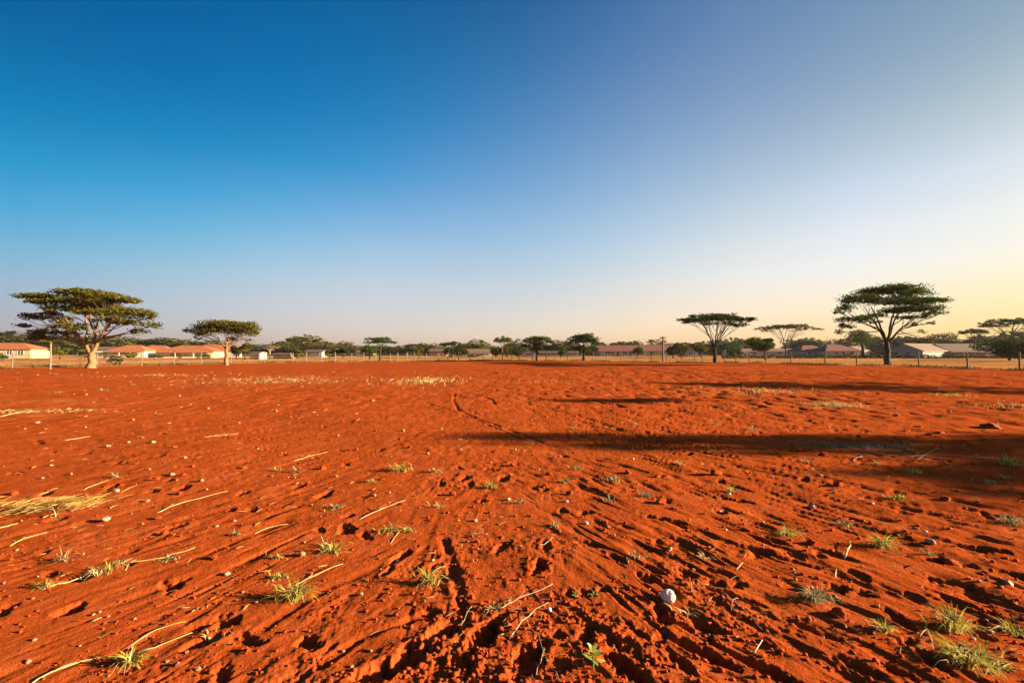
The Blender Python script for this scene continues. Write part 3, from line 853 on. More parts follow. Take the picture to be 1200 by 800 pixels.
# ------------------------------------------------------------------ bushy trees near houses
BG = 'bushy trees among the houses'
for (px, py, Yd, hw, top, n, mt, sd, lab) in (
        (747, 418, 150, 9.5, 405.5, 1500, 'leaf_green', 201, 'small round green bush in front of the long white walled house'),
        (789, 419, 118, 9.5, 400, 2000, 'leaf_dark', 202, 'dark round tree just right of the utility pole'),
        (799, 419, 122, 9.0, 399.5, 1800, 'leaf_olive', 203, 'lighter olive tree touching the dark round one near the utility pole'),
        (897, 420.5, 95, 20, 393.5, 4200, 'leaf_green', 204, 'dense dark green round tree before the white walls, right of the umbrella acacia'),
        (1011, 417.5, 150, 22, 381, 3600, 'leaf_green', 205, 'green spreading tree half behind the tallest right acacia'),
        (1108, 416, 190, 18, 388, 2600, 'leaf_dark', 206, 'hazy spreading tree above the tan gable roof at right'),
        (433, 420, 100, 11, 403, 2400, 'leaf_green', 207, 'dense green bush at the left of the small flat acacia'),
        (527, 418, 140, 8, 405, 1300, 'leaf_dark', 208, 'dark bush at the foot of the mushroom shaped acacia'),
        (581, 419, 140, 7.5, 404.5, 1500, 'leaf_dark', 209, 'dark rounded tree touching the tan roofed middle house'),
        (594, 419, 140, 7, 403, 1200, 'leaf_olive', 210, 'olive bush beneath the slim pale trunked acacia'),
        (287, 419, 100, 14, 400.5, 2200, 'leaf_olive', 211, 'olive bushy tree just right of the compact acacia'),
        (277, 419, 112, 8, 404, 1300, 'leaf_dark', 212, 'dark bush in the gap right of the compact acacia trunk'),
        (821, 418, 150, 10, 403, 1500, 'leaf_olive', 213, 'yellow green bush left of the umbrella acacia trunk'),
        (1183, 421, 85, 27, 394, 5200, 'leaf_dark', 214, 'large dark bush in deep shade at the right edge'),
        (153, 420, 105, 7, 412, 900, 'leaf_olive', 231, 'low green shrub before the first orange hip roof', ),
        (181, 420, 102, 7.5, 412, 900, 'leaf_dark', 232, 'low dark shrub before the orange roof with porch'),
        (100, 419, 96, 11, 408, 1300, 'leaf_olive', 233, 'olive shrub seen behind the forked trunk at far left'),
        (70, 419, 100, 13, 406, 1500, 'leaf_olive', 234, 'wide olive shrub right of the lone tall fence post'),
        (134, 428, 49, 9, 418, 900, 'leaf_dry', 235, 'low brown shrub at the fence right of the largest acacia trunk'),
        (122, 420, 92, 7, 410, 900, 'leaf_dry', 236, 'brownish shrub between the largest acacia trunk and a brown roof'),
        (240, 420, 96, 6, 413, 700, 'leaf_dark', 237, 'small dark shrub left of the compact acacia trunk'),
        (2, 421, 90, 7, 412, 900, 'leaf_dark', 238, 'small dark shrub at the left edge before the cream house'),
        (348, 420, 110, 9, 408, 1200, 'leaf_olive', 239, 'olive shrub left of the small pink brown roof'),
        (386, 420, 112, 8, 409, 1000, 'leaf_olive', 240, 'yellowish shrub right of the small pink brown roof'),
        (402, 420, 112, 9, 407.5, 1200, 'leaf_dark', 241, 'dark shrub two posts left of the small flat acacia'),
        (491, 420, 120, 9, 405.5, 1300, 'leaf_olive', 242, 'round olive tree just right of the pale gate frame'),
        (541, 420, 130, 8, 407, 1100, 'leaf_dark', 243, 'dark shrub between mushroom acacia and tan roofed house'),
        (607, 420, 120, 8, 405, 1200, 'leaf_dark', 244, 'dark round tree left of the two tiered acacia'),
        (657, 420, 140, 10, 405, 1200, 'leaf_dark', 245, 'dark shrub left of the rounded dark tree'),
        (860, 419, 135, 10, 405, 1200, 'leaf_dark', 246, 'dark tree between the wide umbrella acacia and the dense round tree'),
        (1215, 423, 75, 18, 397, 3000, 'leaf_dark', 215, 'dark bush at the right edge closest to the last fence post')):
    x, y = at(px, py, Yd).xy; k = Yd / FPX
    topz = CAM_H + (413 - top) * k
    low = topz * (.12 if hw < 12 or px > 1150 else .3)
    t = round_tree((x, y, H1(x, y)), hw * k, (topz + low) / 2, (topz - low) / 2, .04 * topz, .30 + .0012 * Yd, n, (M['bark_dark'], M[mt]), sd)
    tag(t, lab, 'tree' if hw >= 9 else 'bush', BG)

# bare pale tree by the small white outbuilding, and bare shrub above the maroon roofs
for (px, Yd, hw, top, sd, lab) in ((316, 110, 12, 401.5, 221, 'nearly leafless pale trunked tree beside the small white outbuilding'), (967, 175, 10, 397, 222, 'nearly leafless shrubby tree showing above the maroon roofs')):
    x, y = at(px, 417, Yd).xy; k = Yd / FPX
    tz = CAM_H + (413 - top) * k
    t = umbrella((x, y, H1(x, y)), hw * k, tz, tz * .35, tz * .35, .12, .28, 700, (M['bark_pale'], M['leaf_dry']), sd, name='bare_tree', npads=14, drop=.3, nl=5, twigs=4)
    tag(t, lab, 'tree')

# ------------------------------------------------------------------ distant tree line: prototypes copied
protos = []
for i, (mt, flat) in enumerate((('leaf_olive', 1), ('leaf_far', 1), ('leaf_green', .9), ('leaf_dry', .7), ('leaf_far', .55))):
    t = round_tree((0, 0, 0), 3.2, 2.6, 2.7 * flat + .2, .14, .55, 1700, (M['bark_dark'], M[mt]), 300 + i, blobs=12)
    protos.append(t)
LINE = [(-30, 25, 399), (18, 17, 401), (38, 18, 400), (62, 20, 399), (84, 20, 401), (127, 13, 399.5), (158, 14, 400.5), (190, 12, 402), (202, 14, 400.5), (216, 12, 402.5), (248, 14, 404),
        (300, 9, 406), (333, 9, 405), (347, 11, 402.5), (362, 11, 398.5), (377, 9, 407.5), (388, 7, 408.5), (399, 11, 406.5), (407, 8, 406.8), (416, 7, 408), (451, 7, 408.5),
        (463, 8, 408.5), (474, 7, 408.8), (483, 7, 408.6), (491, 9, 405), (500, 7, 408), (511, 9, 408), (538, 9, 407), (556, 9, 404.5), (566, 7, 407), (606, 8, 404.5),
        (616, 8, 407), (647, 7, 406), (656, 8, 405.5), (663, 8, 405), (705, 7, 404), (722, 9, 403.8), (735, 7, 404), (770, 10, 404.8), (812, 9, 404.5), (834, 8, 405), (846, 9, 405),
        (857, 10, 404), (868, 9, 406), (874, 8, 402), (931, 9, 402.5), (942, 9, 404), (955, 9, 403), (985, 9, 402), (1030, 12, 400), (1052, 11, 400.5), (1066, 10, 399.5), (1080, 10, 400),
        (1094, 12, 401), (1126, 10, 402), (1150, 14, 400), (1165, 14, 398), (1240, 24, 396), (1290, 30, 395), (-80, 24, 398), (525, 7, 409), (575, 6, 409), (640, 7, 408), (628, 6, 408.5), (680, 9, 407.5), (695, 8, 408), (440, 8, 409), (424, 8, 408.5)]


MTW = ['olive', 'dark green', 'mid green', 'brownish', 'low dark green']
PLACES = [(14, 'far left cream house'), (59, 'lone tall fence post'), (107, 'largest left acacia'), (125, 'low brown roofed house'), (148, 'first orange hip roof'), (178, 'orange roof with porch'),
          (218, 'longest orange roof'), (265, 'compact acacia'), (298, 'white outbuilding'), (316, 'bare pale tree'), (329, 'brown outbuilding'), (367, 'small pink brown roof'), (445, 'small flat acacia'),
          (481, 'pale gate frame'), (529, 'mushroom shaped acacia'), (513, 'low brown house'), (561, 'tan roofed middle house'), (589, 'slim pale trunked acacia'), (629, 'two tiered centre acacia'), (684, 'rounded dark tree'),
          (730, 'long white walled house'), (777, 'utility pole'), (810, 'small bluish house'), (838, 'wide umbrella acacia'), (865, 'small white house'), (897, 'dense round tree'), (921, 'thin brownish acacia'),
          (956, 'left maroon roof'), (988, 'right maroon roof'), (1040, 'tallest right acacia'), (1061, 'grey gable house'), (1108, 'hazy spreading tree'), (1142, 'small hazy acacia'), (1184, 'right edge acacia')]
tl_used = set()
for t in protos:                                          # true extents of each kind
    co = np.array([v.co for v in t.children[1].data.vertices])
    t['ext'] = (float(np.percentile(np.abs(co[:, 0]), 97)), float(np.percentile(co[:, 2], 98.5)))
for i, (px, hw, top) in enumerate(LINE):
    Yd = 215 + 45 * random.random()
    k = Yd / FPX
    p = random.choice([0, 0, 0, 1, 1, 3, 4]) if px < 700 else random.choice([1, 1, 2, 0, 4])
    if px == 362: p = 3
    topz = CAM_H + (413 - top) * k
    x, y = at(px, 413, Yd).xy
    ex, ez = protos[p]['ext']
    o = copy_tree(protos[p], (x, y, H1(x, y)), random.uniform(0, 6.28), (hw * k / ex * 1.1, hw * k / ex * 1.1, topz / ez * random.uniform(.97, 1.06)))
    del o['ext']
    for q in sorted(PLACES, key=lambda q: abs(q[0] - px)):
        side = 'right behind' if abs(q[0] - px) < 5 else ('left of' if px < q[0] else 'right of')
        for far in ('', 'just '):
            lab = f'distant {MTW[p]} tree {far if side != "right behind" else ""}{side} the {q[1]}'
            if lab not in tl_used: break
        if lab not in tl_used: break
    tl_used.add(lab)
    tag(o, lab, 'tree', 'distant trees along the horizon')
for t in protos:
    for ch in list(t.children): bpy.data.objects.remove(ch)
    bpy.data.objects.remove(t)


# far woodland that closes the horizon
wa = rng.uniform(R(-62), R(62), 26000)
wr = rng.uniform(285, 330, 26000)
wxx, wyy = wr * np.sin(wa), wr * np.cos(wa)
wtop = 3.2 + 1.3 * perlin(wa * 60, wa * 0 + .5, 61) + 1.3 * perlin(wa * 170, wa * 0 + .5, 62) + .8 * perlin(wa * 420, wa * 0 + .5, 63)
wz = np.maximum(wtop, .8) * rng.uniform(0, 1, 26000) ** .8
wood = link('far_woodland', leaf_mesh('far_woodland', np.stack([wxx, wyy, wz], 1), 1.5, .1, .7), None, M['leaf_far'])
tag(wood, 'far low woodland closing the horizon beyond the houses', 'woodland', kind='stuff')


# ------------------------------------------------------------------ houses
def house(px0, px1, Yd, eave, ridge, wall, roof, label, cat='house', depth=7.0, hip=False, gable_front=False, wins=(), doors=(), porch=None, rz=0.0, over=.45, base_py=None, name='house', chimney=None):
    """a house whose long side faces the camera; wins/doors as fractions of its length"""
    k = Yd / FPX
    x0, x1 = at(px0, 413, Yd).x, at(px1, 413, Yd).x
    L = x1 - x0
    he = CAM_H + (413 - eave) * k
    hr = CAM_H + (413 - ridge) * k
    cx = (x0 + x1) / 2
    z0 = H1(cx, Yd)
    root = empty(name, (cx - math.sin(rz) * depth / 2, Yd + math.cos(rz) * depth / 2, z0), rz)
    hl, hd = L / 2, depth / 2
    he -= z0; hr -= z0
    w = MB()
    if gable_front:                                     # ridge runs away from the camera
        w.poly([(-hl, -hd, -.2), (hl, -hd, -.2), (hl, hd, -.2), (-hl, hd, -.2), (-hl, -hd, he), (hl, -hd, he), (hl, hd, he), (-hl, hd, he), (0, -hd, hr - .06), (0, hd, hr - .06)],
               [(0, 1, 5, 8, 4), (1, 2, 6, 5), (2, 3, 7, 9, 6), (3, 0, 4, 7)])
    elif hip:
        w.box(-hl, hl, -hd, hd, -.2, he)
    else:
        w.poly([(-hl, -hd, -.2), (hl, -hd, -.2), (hl, hd, -.2), (-hl, hd, -.2), (-hl, -hd, he), (hl, -hd, he), (hl, hd, he), (-hl, hd, he), (-hl, 0, hr - .06), (hl, 0, hr - .06)],
               [(0, 1, 5, 4), (1, 2, 6, 9, 5), (2, 3, 7, 6), (3, 0, 4, 8, 7)])
    w.build('wall', M[wall], root)
    rf = MB(); th = .14

    def slab(p):                                        # p: top outline, extruded down
        n = len(p)
        pts = [tuple(q) for q in p] + [(q[0], q[1], q[2] - th) for q in p]
        rf.poly(pts, [tuple(range(n)), tuple(range(2 * n - 1, n - 1, -1))] + [(i, n + i, n + (i + 1) % n, (i + 1) % n) for i in range(n)])
    o = over
    if gable_front:
        sl = (hr - he) / hl
        slab([(-hl - o, -hd - o, he - o * sl + th), (0, -hd - o, hr + th), (0, hd + o, hr + th), (-hl - o, hd + o, he - o * sl + th)])
        slab([(0, -hd - o, hr + th + .003), (hl + o, -hd - o, he - o * sl + th + .003), (hl + o, hd + o, he - o * sl + th + .003), (0, hd + o, hr + th + .003)])
    else:
        sl = (hr - he) / hd
        e = he - o * sl + th
        ins = min(hl * .6, hd * 1.0) if hip else -o * .0
        xl, xr = (-hl + ins, hl - ins) if hip else (-hl - o, hl + o)
        slab([(-hl - o, -hd - o, e), (hl + o, -hd - o, e), (xr, 0, hr + th), (xl, 0, hr + th)])
        slab([(hl + o, hd + o, e + .003), (-hl - o, hd + o, e + .003), (xl, 0, hr + th + .003), (xr, 0, hr + th + .003)])
        if hip:
            slab([(-hl - o, hd + o, e), (-hl - o, -hd - o, e), (xl, 0, hr + th)])
            slab([(hl + o, -hd - o, e), (hl + o, hd + o, e), (xr, 0, hr + th)])
    ro = rf.build('roof', M[roof], root)
    if chimney is not None:
        c = MB(); cx_ = -hl + chimney * L
        c.box(cx_ - .35, cx_ + .35, -.3, .3, hr - .5, hr + .9)
        c.build('chimney', M[wall], ro)
    yf = -hd
    for (f, ww) in wins:
        wx = -hl + f * L
        zb, zt = he * .38, he * .82
        fr = MB()
        t_ = .09
        fr.box(wx - ww / 2 - t_, wx + ww / 2 + t_, yf - .05, yf + .03, zt, zt + t_)
        fr.box(wx - ww / 2 - t_ - .04, wx + ww / 2 + t_ + .04, yf - .09, yf + .03, zb - t_, zb)
        fr.box(wx - ww / 2 - t_, wx - ww / 2, yf - .05, yf + .03, zb + .002, zt - .002)
        fr.box(wx + ww / 2, wx + ww / 2 + t_, yf - .05, yf + .03, zb + .002, zt - .002)
        fr.box(wx - .03, wx + .03, yf - .04, yf + .03, zb + .002, zt - .002)
        wo = fr.build('window', M['frame'], root)
        p = MB(); p.box(wx - ww / 2 + .001, wx + ww / 2 - .001, yf - .015, yf + .02, zb + .001, zt - .001)
        p.build('pane', M['pane'], wo)
    for f in doors:
        wx = -hl + f * L
        d = MB(); d.box(wx - .45, wx + .45, yf - .03, yf + .03, 0, he * .82)
        do = d.build('door', M['door'], root)
        q = MB(); q.box(wx + .3, wx + .36, yf - .09, yf - .031, he * .38, he * .43); q.build('handle', M['frame'], do)
    if porch:
        d, n = porch
        pr = MB()
        zt = he - .02
        pts = [(-hl - .2, yf - d, zt - .45), (hl + .2, yf - d, zt - .45), (hl + .2, yf - o - .01, zt - .12), (-hl - .2, yf - o - .01, zt - .12)]
        pr.poly(pts + [(a, b_, c_ - .1) for a, b_, c_ in pts], [(0, 1, 2, 3), (7, 6, 5, 4)] + [(i, 4 + i, 4 + (i + 1) % 4, (i + 1) % 4) for i in range(4)])
        pr.build('porch_roof', M[roof], root)
        for i in range(n):
            q = MB(); xx = -hl + .1 + (L - .2) * i / (n - 1)
            q.box(xx - .12, xx + .12, yf - d + .1, yf - d + .34, -.2, zt - .5)
            q.build('porch_post', M['wall_white'], root)
    tag(root, label, cat, 'houses behind the fence')
    return root


house(-30, 28, 112, 408.6, 402, 'wall_cream', 'roof_orange', 'cream walled house with orange hip roof at the far left edge', hip=True, wins=((.66, 1.0), (.84, 1.1)), depth=8, rz=.3)
house(113, 136, 150, 409.5, 406.5, 'wall_white', 'roof_brown', 'low white house with brown roof right behind the largest left acacia', depth=6, wins=((.45, 1.2),), doors=(.8,), rz=.3)
house(132, 166, 140, 410.5, 404.5, 'wall_white', 'roof_orange', 'white walled house with hipped orange roof just right of the largest acacia', hip=True, depth=8, wins=((.7, 1.2),), porch=(1.6, 4), rz=.3)
house(160, 196, 150, 411, 405, 'wall_white', 'roof_orange', 'orange hip roofed house with porch, second right of the largest acacia', hip=True, depth=8, wins=((.3, 1.2), (.7, 1.2)), porch=(1.6, 5), rz=.3)
house(190, 246, 128, 411, 405, 'wall_cream', 'roof_orange', 'longest orange roofed house with cream walls left of the compact acacia', hip=True, depth=9, wins=((.25, 1.2), (.5, 1.0), (.72, 1.2)), porch=(1.5, 4), rz=.3)
house(238, 272, 150, 410.5, 404, 'wall_white', 'roof_orange', 'orange roofed house with white end wall behind the compact acacia', depth=8, wins=((.6, 1.4),), rz=.25)
house(292, 304.5, 105, 413.6, 412.6, 'wall_white', 'roof_tan', 'small flat roofed white outbuilding right of the compact acacia', 'outbuilding', depth=3, doors=(.7,), over=.15, name='outbuilding')
house(320, 338, 110, 414.6, 413.9, 'wall_brown', 'roof_brown', 'low brown outbuilding with a white end beside the bare pale tree', 'outbuilding', depth=3.5, over=.1, doors=(.3,), name='outbuilding')
house(358, 377, 150, 412.2, 409.8, 'wall_white', 'roof_brown', 'small house with pink brown roof and white wall among olive trees', depth=6, wins=((.25, 1.2), (.75, 1.2)))
house(417, 437, 190, 413, 410.8, 'wall_grey', 'roof_brown', 'low grey house half hidden left of the small flat acacia', depth=6, wins=((.3, 1.4), (.6, 1.4)))
house(503, 523, 200, 411.5, 408.6, 'wall_brown', 'roof_brown', 'low brown house left of the mushroom shaped acacia', depth=7, wins=((.5, 1.6),))
house(546, 577, 150, 412.6, 409, 'wall_white', 'roof_tan', 'tan roofed house with white porch pillars near the middle of the horizon', depth=8, wins=((.35, 2.2), (.75, 2.0)), porch=(2.0, 4), rz=.12)
house(612, 628, 150, 413.2, 410, 'wall_white', 'roof_tan', 'small pale house with arched looking gable at the centre acacia', gable_front=True, depth=6, wins=((.5, 1.6),))
house(632, 678, 170, 413.2, 411.8, 'wall_grey', 'roof_brown', 'long low grey building behind the fence between two centre trees', depth=5, wins=((.1, 2.2), (.3, 2.6), (.52, 2.6), (.74, 2.6), (.9, 1.8)), over=.2)
house(703, 756, 185, 410.8, 404.6, 'wall_white', 'roof_red', 'long white walled house with dark red roof left of the utility pole', depth=9, wins=((.17, 2.0), (.27, 1.6), (.55, 1.8), (.88, 1.6)), doors=(.4, .68), over=.8)
house(752, 790, 200, 410.5, 404.2, 'wall_cream', 'roof_red', 'dark red roofed house behind the utility pole', depth=9, wins=((.3, 1.6), (.75, 1.6)), over=.7)
house(801, 818, 165, 412, 408, 'wall_grey', 'roof_tan', 'small bluish grey house left of the wide umbrella acacia', depth=6, gable_front=True, wins=((.5, 1.5),))
house(855, 876, 165, 412.3, 410, 'wall_white', 'roof_tan', 'small white house with pale roof right of the wide umbrella acacia', depth=6, wins=((.4, 1.6), (.75, 1.0)))
house(874, 940, 185, 411.5, 408.5, 'wall_white', 'roof_tan', 'long white building partly hidden by the dense round tree', depth=6, wins=((.15, 1.5), (.35, 1.5), (.6, 1.5), (.85, 1.5)), doors=(.72,))
house(940, 972, 165, 410.8, 404.8, 'wall_grey', 'roof_red', 'maroon hip roofed house left half of the pair right of the thin acacia', hip=True, depth=9, wins=((.28, 1.3), (.85, 1.4)), doors=(.55,))
house(968, 1008, 160, 410.8, 404.0, 'wall_white', 'roof_red', 'maroon hip roofed house with white walls left of the tallest acacia', hip=True, depth=9, wins=((.3, 1.2), (.75, 1.6)), doors=(.52,))
house(1003, 1027, 175, 411, 406.0, 'wall_cream', 'roof_tan', 'tan roofed house just left of the tallest acacia trunk', depth=8, wins=((.35, 2.4), (.75, 1.2)), rz=.6)
house(1041, 1077, 148, 410.8, 402.6, 'wall_grey', 'roof_tan', 'grey gable fronted house with tan roof right of the tallest acacia', gable_front=True, depth=25, wins=((.25, 2.2),), doors=(.62,), rz=-1.13)
house(1111, 1166, 150, 410.6, 402.8, 'wall_grey', 'roof_brown', 'dark roofed house with pale columns next to the dark bush at right', depth=9, wins=((.3, 2.0), (.45, 1.2), (.87, 1.6)), doors=(.62,), porch=(1.6, 5))

# low hedge before the right-hand houses
hp = []
for px in np.arange(846, 1200, .55):
    Yd = 118
    p = at(px, 413, Yd)
    for _ in range(7):
        hp.append((p.x + random.uniform(-.2, .2), Yd + random.uniform(-.5, .5), H1(p.x, Yd) + random.random() ** 1.3 * (.75 + .25 * math.sin(px * .21) + .2 * math.sin(px * .57))))
hd = link('hedge', leaf_mesh('hedge', np.array(hp), .42, .1, .7), None, M['hedge'])
tag(hd, 'low dark hedge running in front of the houses on the right', 'hedge')

# ------------------------------------------------------------------ fence
fence = empty('wire_fence', (0, 0, 0))
tag(fence, 'post and wire fence crossing the whole field in front of the houses', 'fence')
FPXX = np.array([p[0] for p in FENCE_PX]); FPYY = np.array([p[1] for p in FENCE_PX])
posts = [-160, -95, -40, 14, 59, 113, 166, 204, 236, 271, 310, 343, 359, 377, 393, 412, 426, 440, 457, 466, 477, 486, 500, 514, 525, 537, 551, 566, 577, 589, 600, 609, 624, 640, 650, 665, 681,
         695, 711, 727, 745, 763, 781, 799, 814, 823, 836, 849, 862, 878, 897, 927, 967, 1004, 1042, 1077, 1134, 1195, 1262, 1340]
tops = []
for i, px in enumerate(posts):
    py = float(np.interp(px, FPXX, FPYY))
    if px == 59: py = 432.8
    x, y = G(px, py)
    z = H1(x, y)
    h = 1.42 + random.uniform(-.12, .16)
    rr_ = .065 + random.uniform(-.01, .02)
    if px == 59: h, rr_ = 2.35, .085
    rr_ *= .85
    lx, ly = random.uniform(-.05, .05), random.uniform(-.04, .04)
    m = MB(); m.tube([(x, y, z - .3), (x + lx * .5, y + ly * .5, z + h * .5), (x + lx, y + ly, z + h - .03), (x + lx, y + ly, z + h)], [rr_ * 1.05, rr_, rr_ * .96, rr_ * .7], 8)
    white = 330 < px < 620
    o = m.build('post', M['post_white'] if white else M['post_wood'], fence)
    tops.append((x, y, z))
for hgt in (.42, .85, 1.22):
    m = MB()
    for a, c in zip(tops[:-1], tops[1:]):
        p0, p1 = Vector(a) + Vector((0, -.07, hgt)), Vector(c) + Vector((0, -.07, hgt))
        pm = (p0 + p1) / 2 - Vector((0, 0, .03))
        m.tube([p0, pm, p1], .011, 4, False)
    m.build('wire', M['wire'], fence)
# small pale gate frame in the fence
gx, gy = G(481, 421.2)
gt = empty('gate_frame', (gx, gy, H1(gx, gy)))
tag(gt, 'pale gate frame of two posts and a top bar behind the fence', 'gate')
for sx in (-.85, .85):
    m = MB(); m.tube([(sx, 0, -.2), (sx, 0, 1.45)], [.085, .08], 8); m.build('post', M['post_white'], gt)
m = MB(); m.tube([(-.95, 0, 1.5), (.95, 0, 1.5)], .06, 8); m.build('top_bar', M['post_white'], gt)

# utility pole
ux, uy = G(777, 424.4)
up_ = empty('utility_pole', (ux, uy, H1(ux, uy)))
tag(up_, 'wooden utility pole with short crossarm left of the wide umbrella acacia', 'pole')
k = uy / FPX
ph = 29.5 * k
m = MB(); m.tube([(0, 0, -.4), (0, 0, ph * .5), (0, 0, ph)], [.15, .13, .10], 10); m.build('pole', M['post_wood'], up_)
m = MB(); m.box(-.42, .42, -.15, -.05, ph - .28, ph - .16); arm = m.build('crossarm', M['post_wood'], up_)
for sx in (-.36, 0, .36):
    m = MB(); m.tube([(sx, -.1, ph - .159), (sx, -.1, ph - .08), (sx, -.1, ph - .0)], [.03, .055, .035], 8); m.build('insulator', M['post_white'], arm)


# ------------------------------------------------------------------ blades / grass
def blades_mesh(name, roots, hgt, width, lean, seed, curl=.5, tilt_dir=None, lay=0.0):
    """curved tapering blades; roots (n,3)"""
    rg = np.random.default_rng(seed)
    n = len(roots)
    a = rg.uniform(0, 2 * np.pi, n) if tilt_dir is None else tilt_dir + rg.normal(size=n) * .5
    L = hgt * rg.uniform(.45, 1.25, n)
    le = lean * rg.uniform(.4, 1.4, n)
    d = np.stack([np.cos(a), np.sin(a), np.zeros(n)], 1)
    b2 = a + np.pi / 2 + rg.normal(size=n) * .5
    w = np.stack([np.cos(b2), np.sin(b2), np.zeros(n)], 1) * (width * rg.uniform(.6, 1.3, n))[:, None]
    upv = np.array([0, 0, 1.0])
    if lay:
        ph = rg.uniform(0, np.pi, n)[:, None]
        w = w * np.cos(ph) + upv * np.linalg.norm(w, axis=1)[:, None] * np.sin(ph)
    V = []
    ts = (0, .4, .75, 1.0)
    ws = (.8, 1.0, .65, .12)
    for t, ww in zip(ts, ws):
        th = np.clip(le * (t + curl * t * t), 0, 1.75) * .8
        th = np.minimum(lay + th * (1 - lay / 1.7), 1.75)
        c = roots + d * (L * t * np.sin(th))[:, None] + upv * (L * t * np.cos(th))[:, None]
        V += [c - w * ww * .5, c + w * ww * .5]
    V = np.stack(V, 1)                                   # n, 8, 3
    F = []
    for s_ in range(3):
        F.append(np.array([2 * s_, 2 * s_ + 1, 2 * s_ + 3, 2 * s_ + 2]))
    F = np.stack(F, 0)[None] + (np.arange(n) * 8)[:, None, None]
    return mesh_np(name, V.reshape(-1, 3), F.reshape(-1, 4))


def scatter_roots(n, rx, ry, rot, rg, cx=0, cy=0, z=None):
    a = rg.uniform(0, 2 * np.pi, n); q = np.abs(rg.normal(size=n)) * .62
    x, y = rx * q * np.cos(a), ry * q * np.sin(a)
    c, s = math.cos(rot), math.sin(rot)
    X_, Y_ = cx + x * c - y * s, cy + x * s + y * c
    return np.stack([X_, Y_, height(X_, Y_) - .004], 1)


LAND = []        # landmarks for pebble labels: (x, y, short noun phrase)


def tuft(px, py, w_px, h_px, n, mat, label, seed, cat='grass tuft', name='grass_tuft', lean=.9, elong=.5, rot=0.0, width=.004, land=None, curl=.5):
    x, y = G(px, py)
    k = y / FPX
    rg = np.random.default_rng(seed)
    n = int(n * .75)
    width = width * 1.45
    roots = scatter_roots(n, w_px * k * .36, w_px * k * .36 * elong, rot, rg, x, y)
    z0 = H1(x, y)
    roots -= np.array([x, y, z0])
    root = empty(name, (x, y, z0))
    n1 = int(n * .7)
    hgt = h_px * k * .82
    lean *= 1.25
    link('blades', blades_mesh('blades', roots[:n1], hgt, width + .0007 * y, lean, seed, curl), root, M[mat])['kind'] = 'stuff'
    alt = {'grass_green': 'grass_dry', 'grass_dry': 'grass_grey', 'grass_grey': 'grass_dry'}[mat]
    link('dry_blades' if alt == 'grass_dry' else 'grey_blades', blades_mesh('blades', roots[n1:], hgt * 1.25, (width + .0007 * y) * .8, lean * 1.25, seed + 1, curl), root, M[alt])['kind'] = 'stuff'
    tag(root, label, cat, 'grass tufts on the red soil')
    if land: LAND.append((x, y, land))
    return root


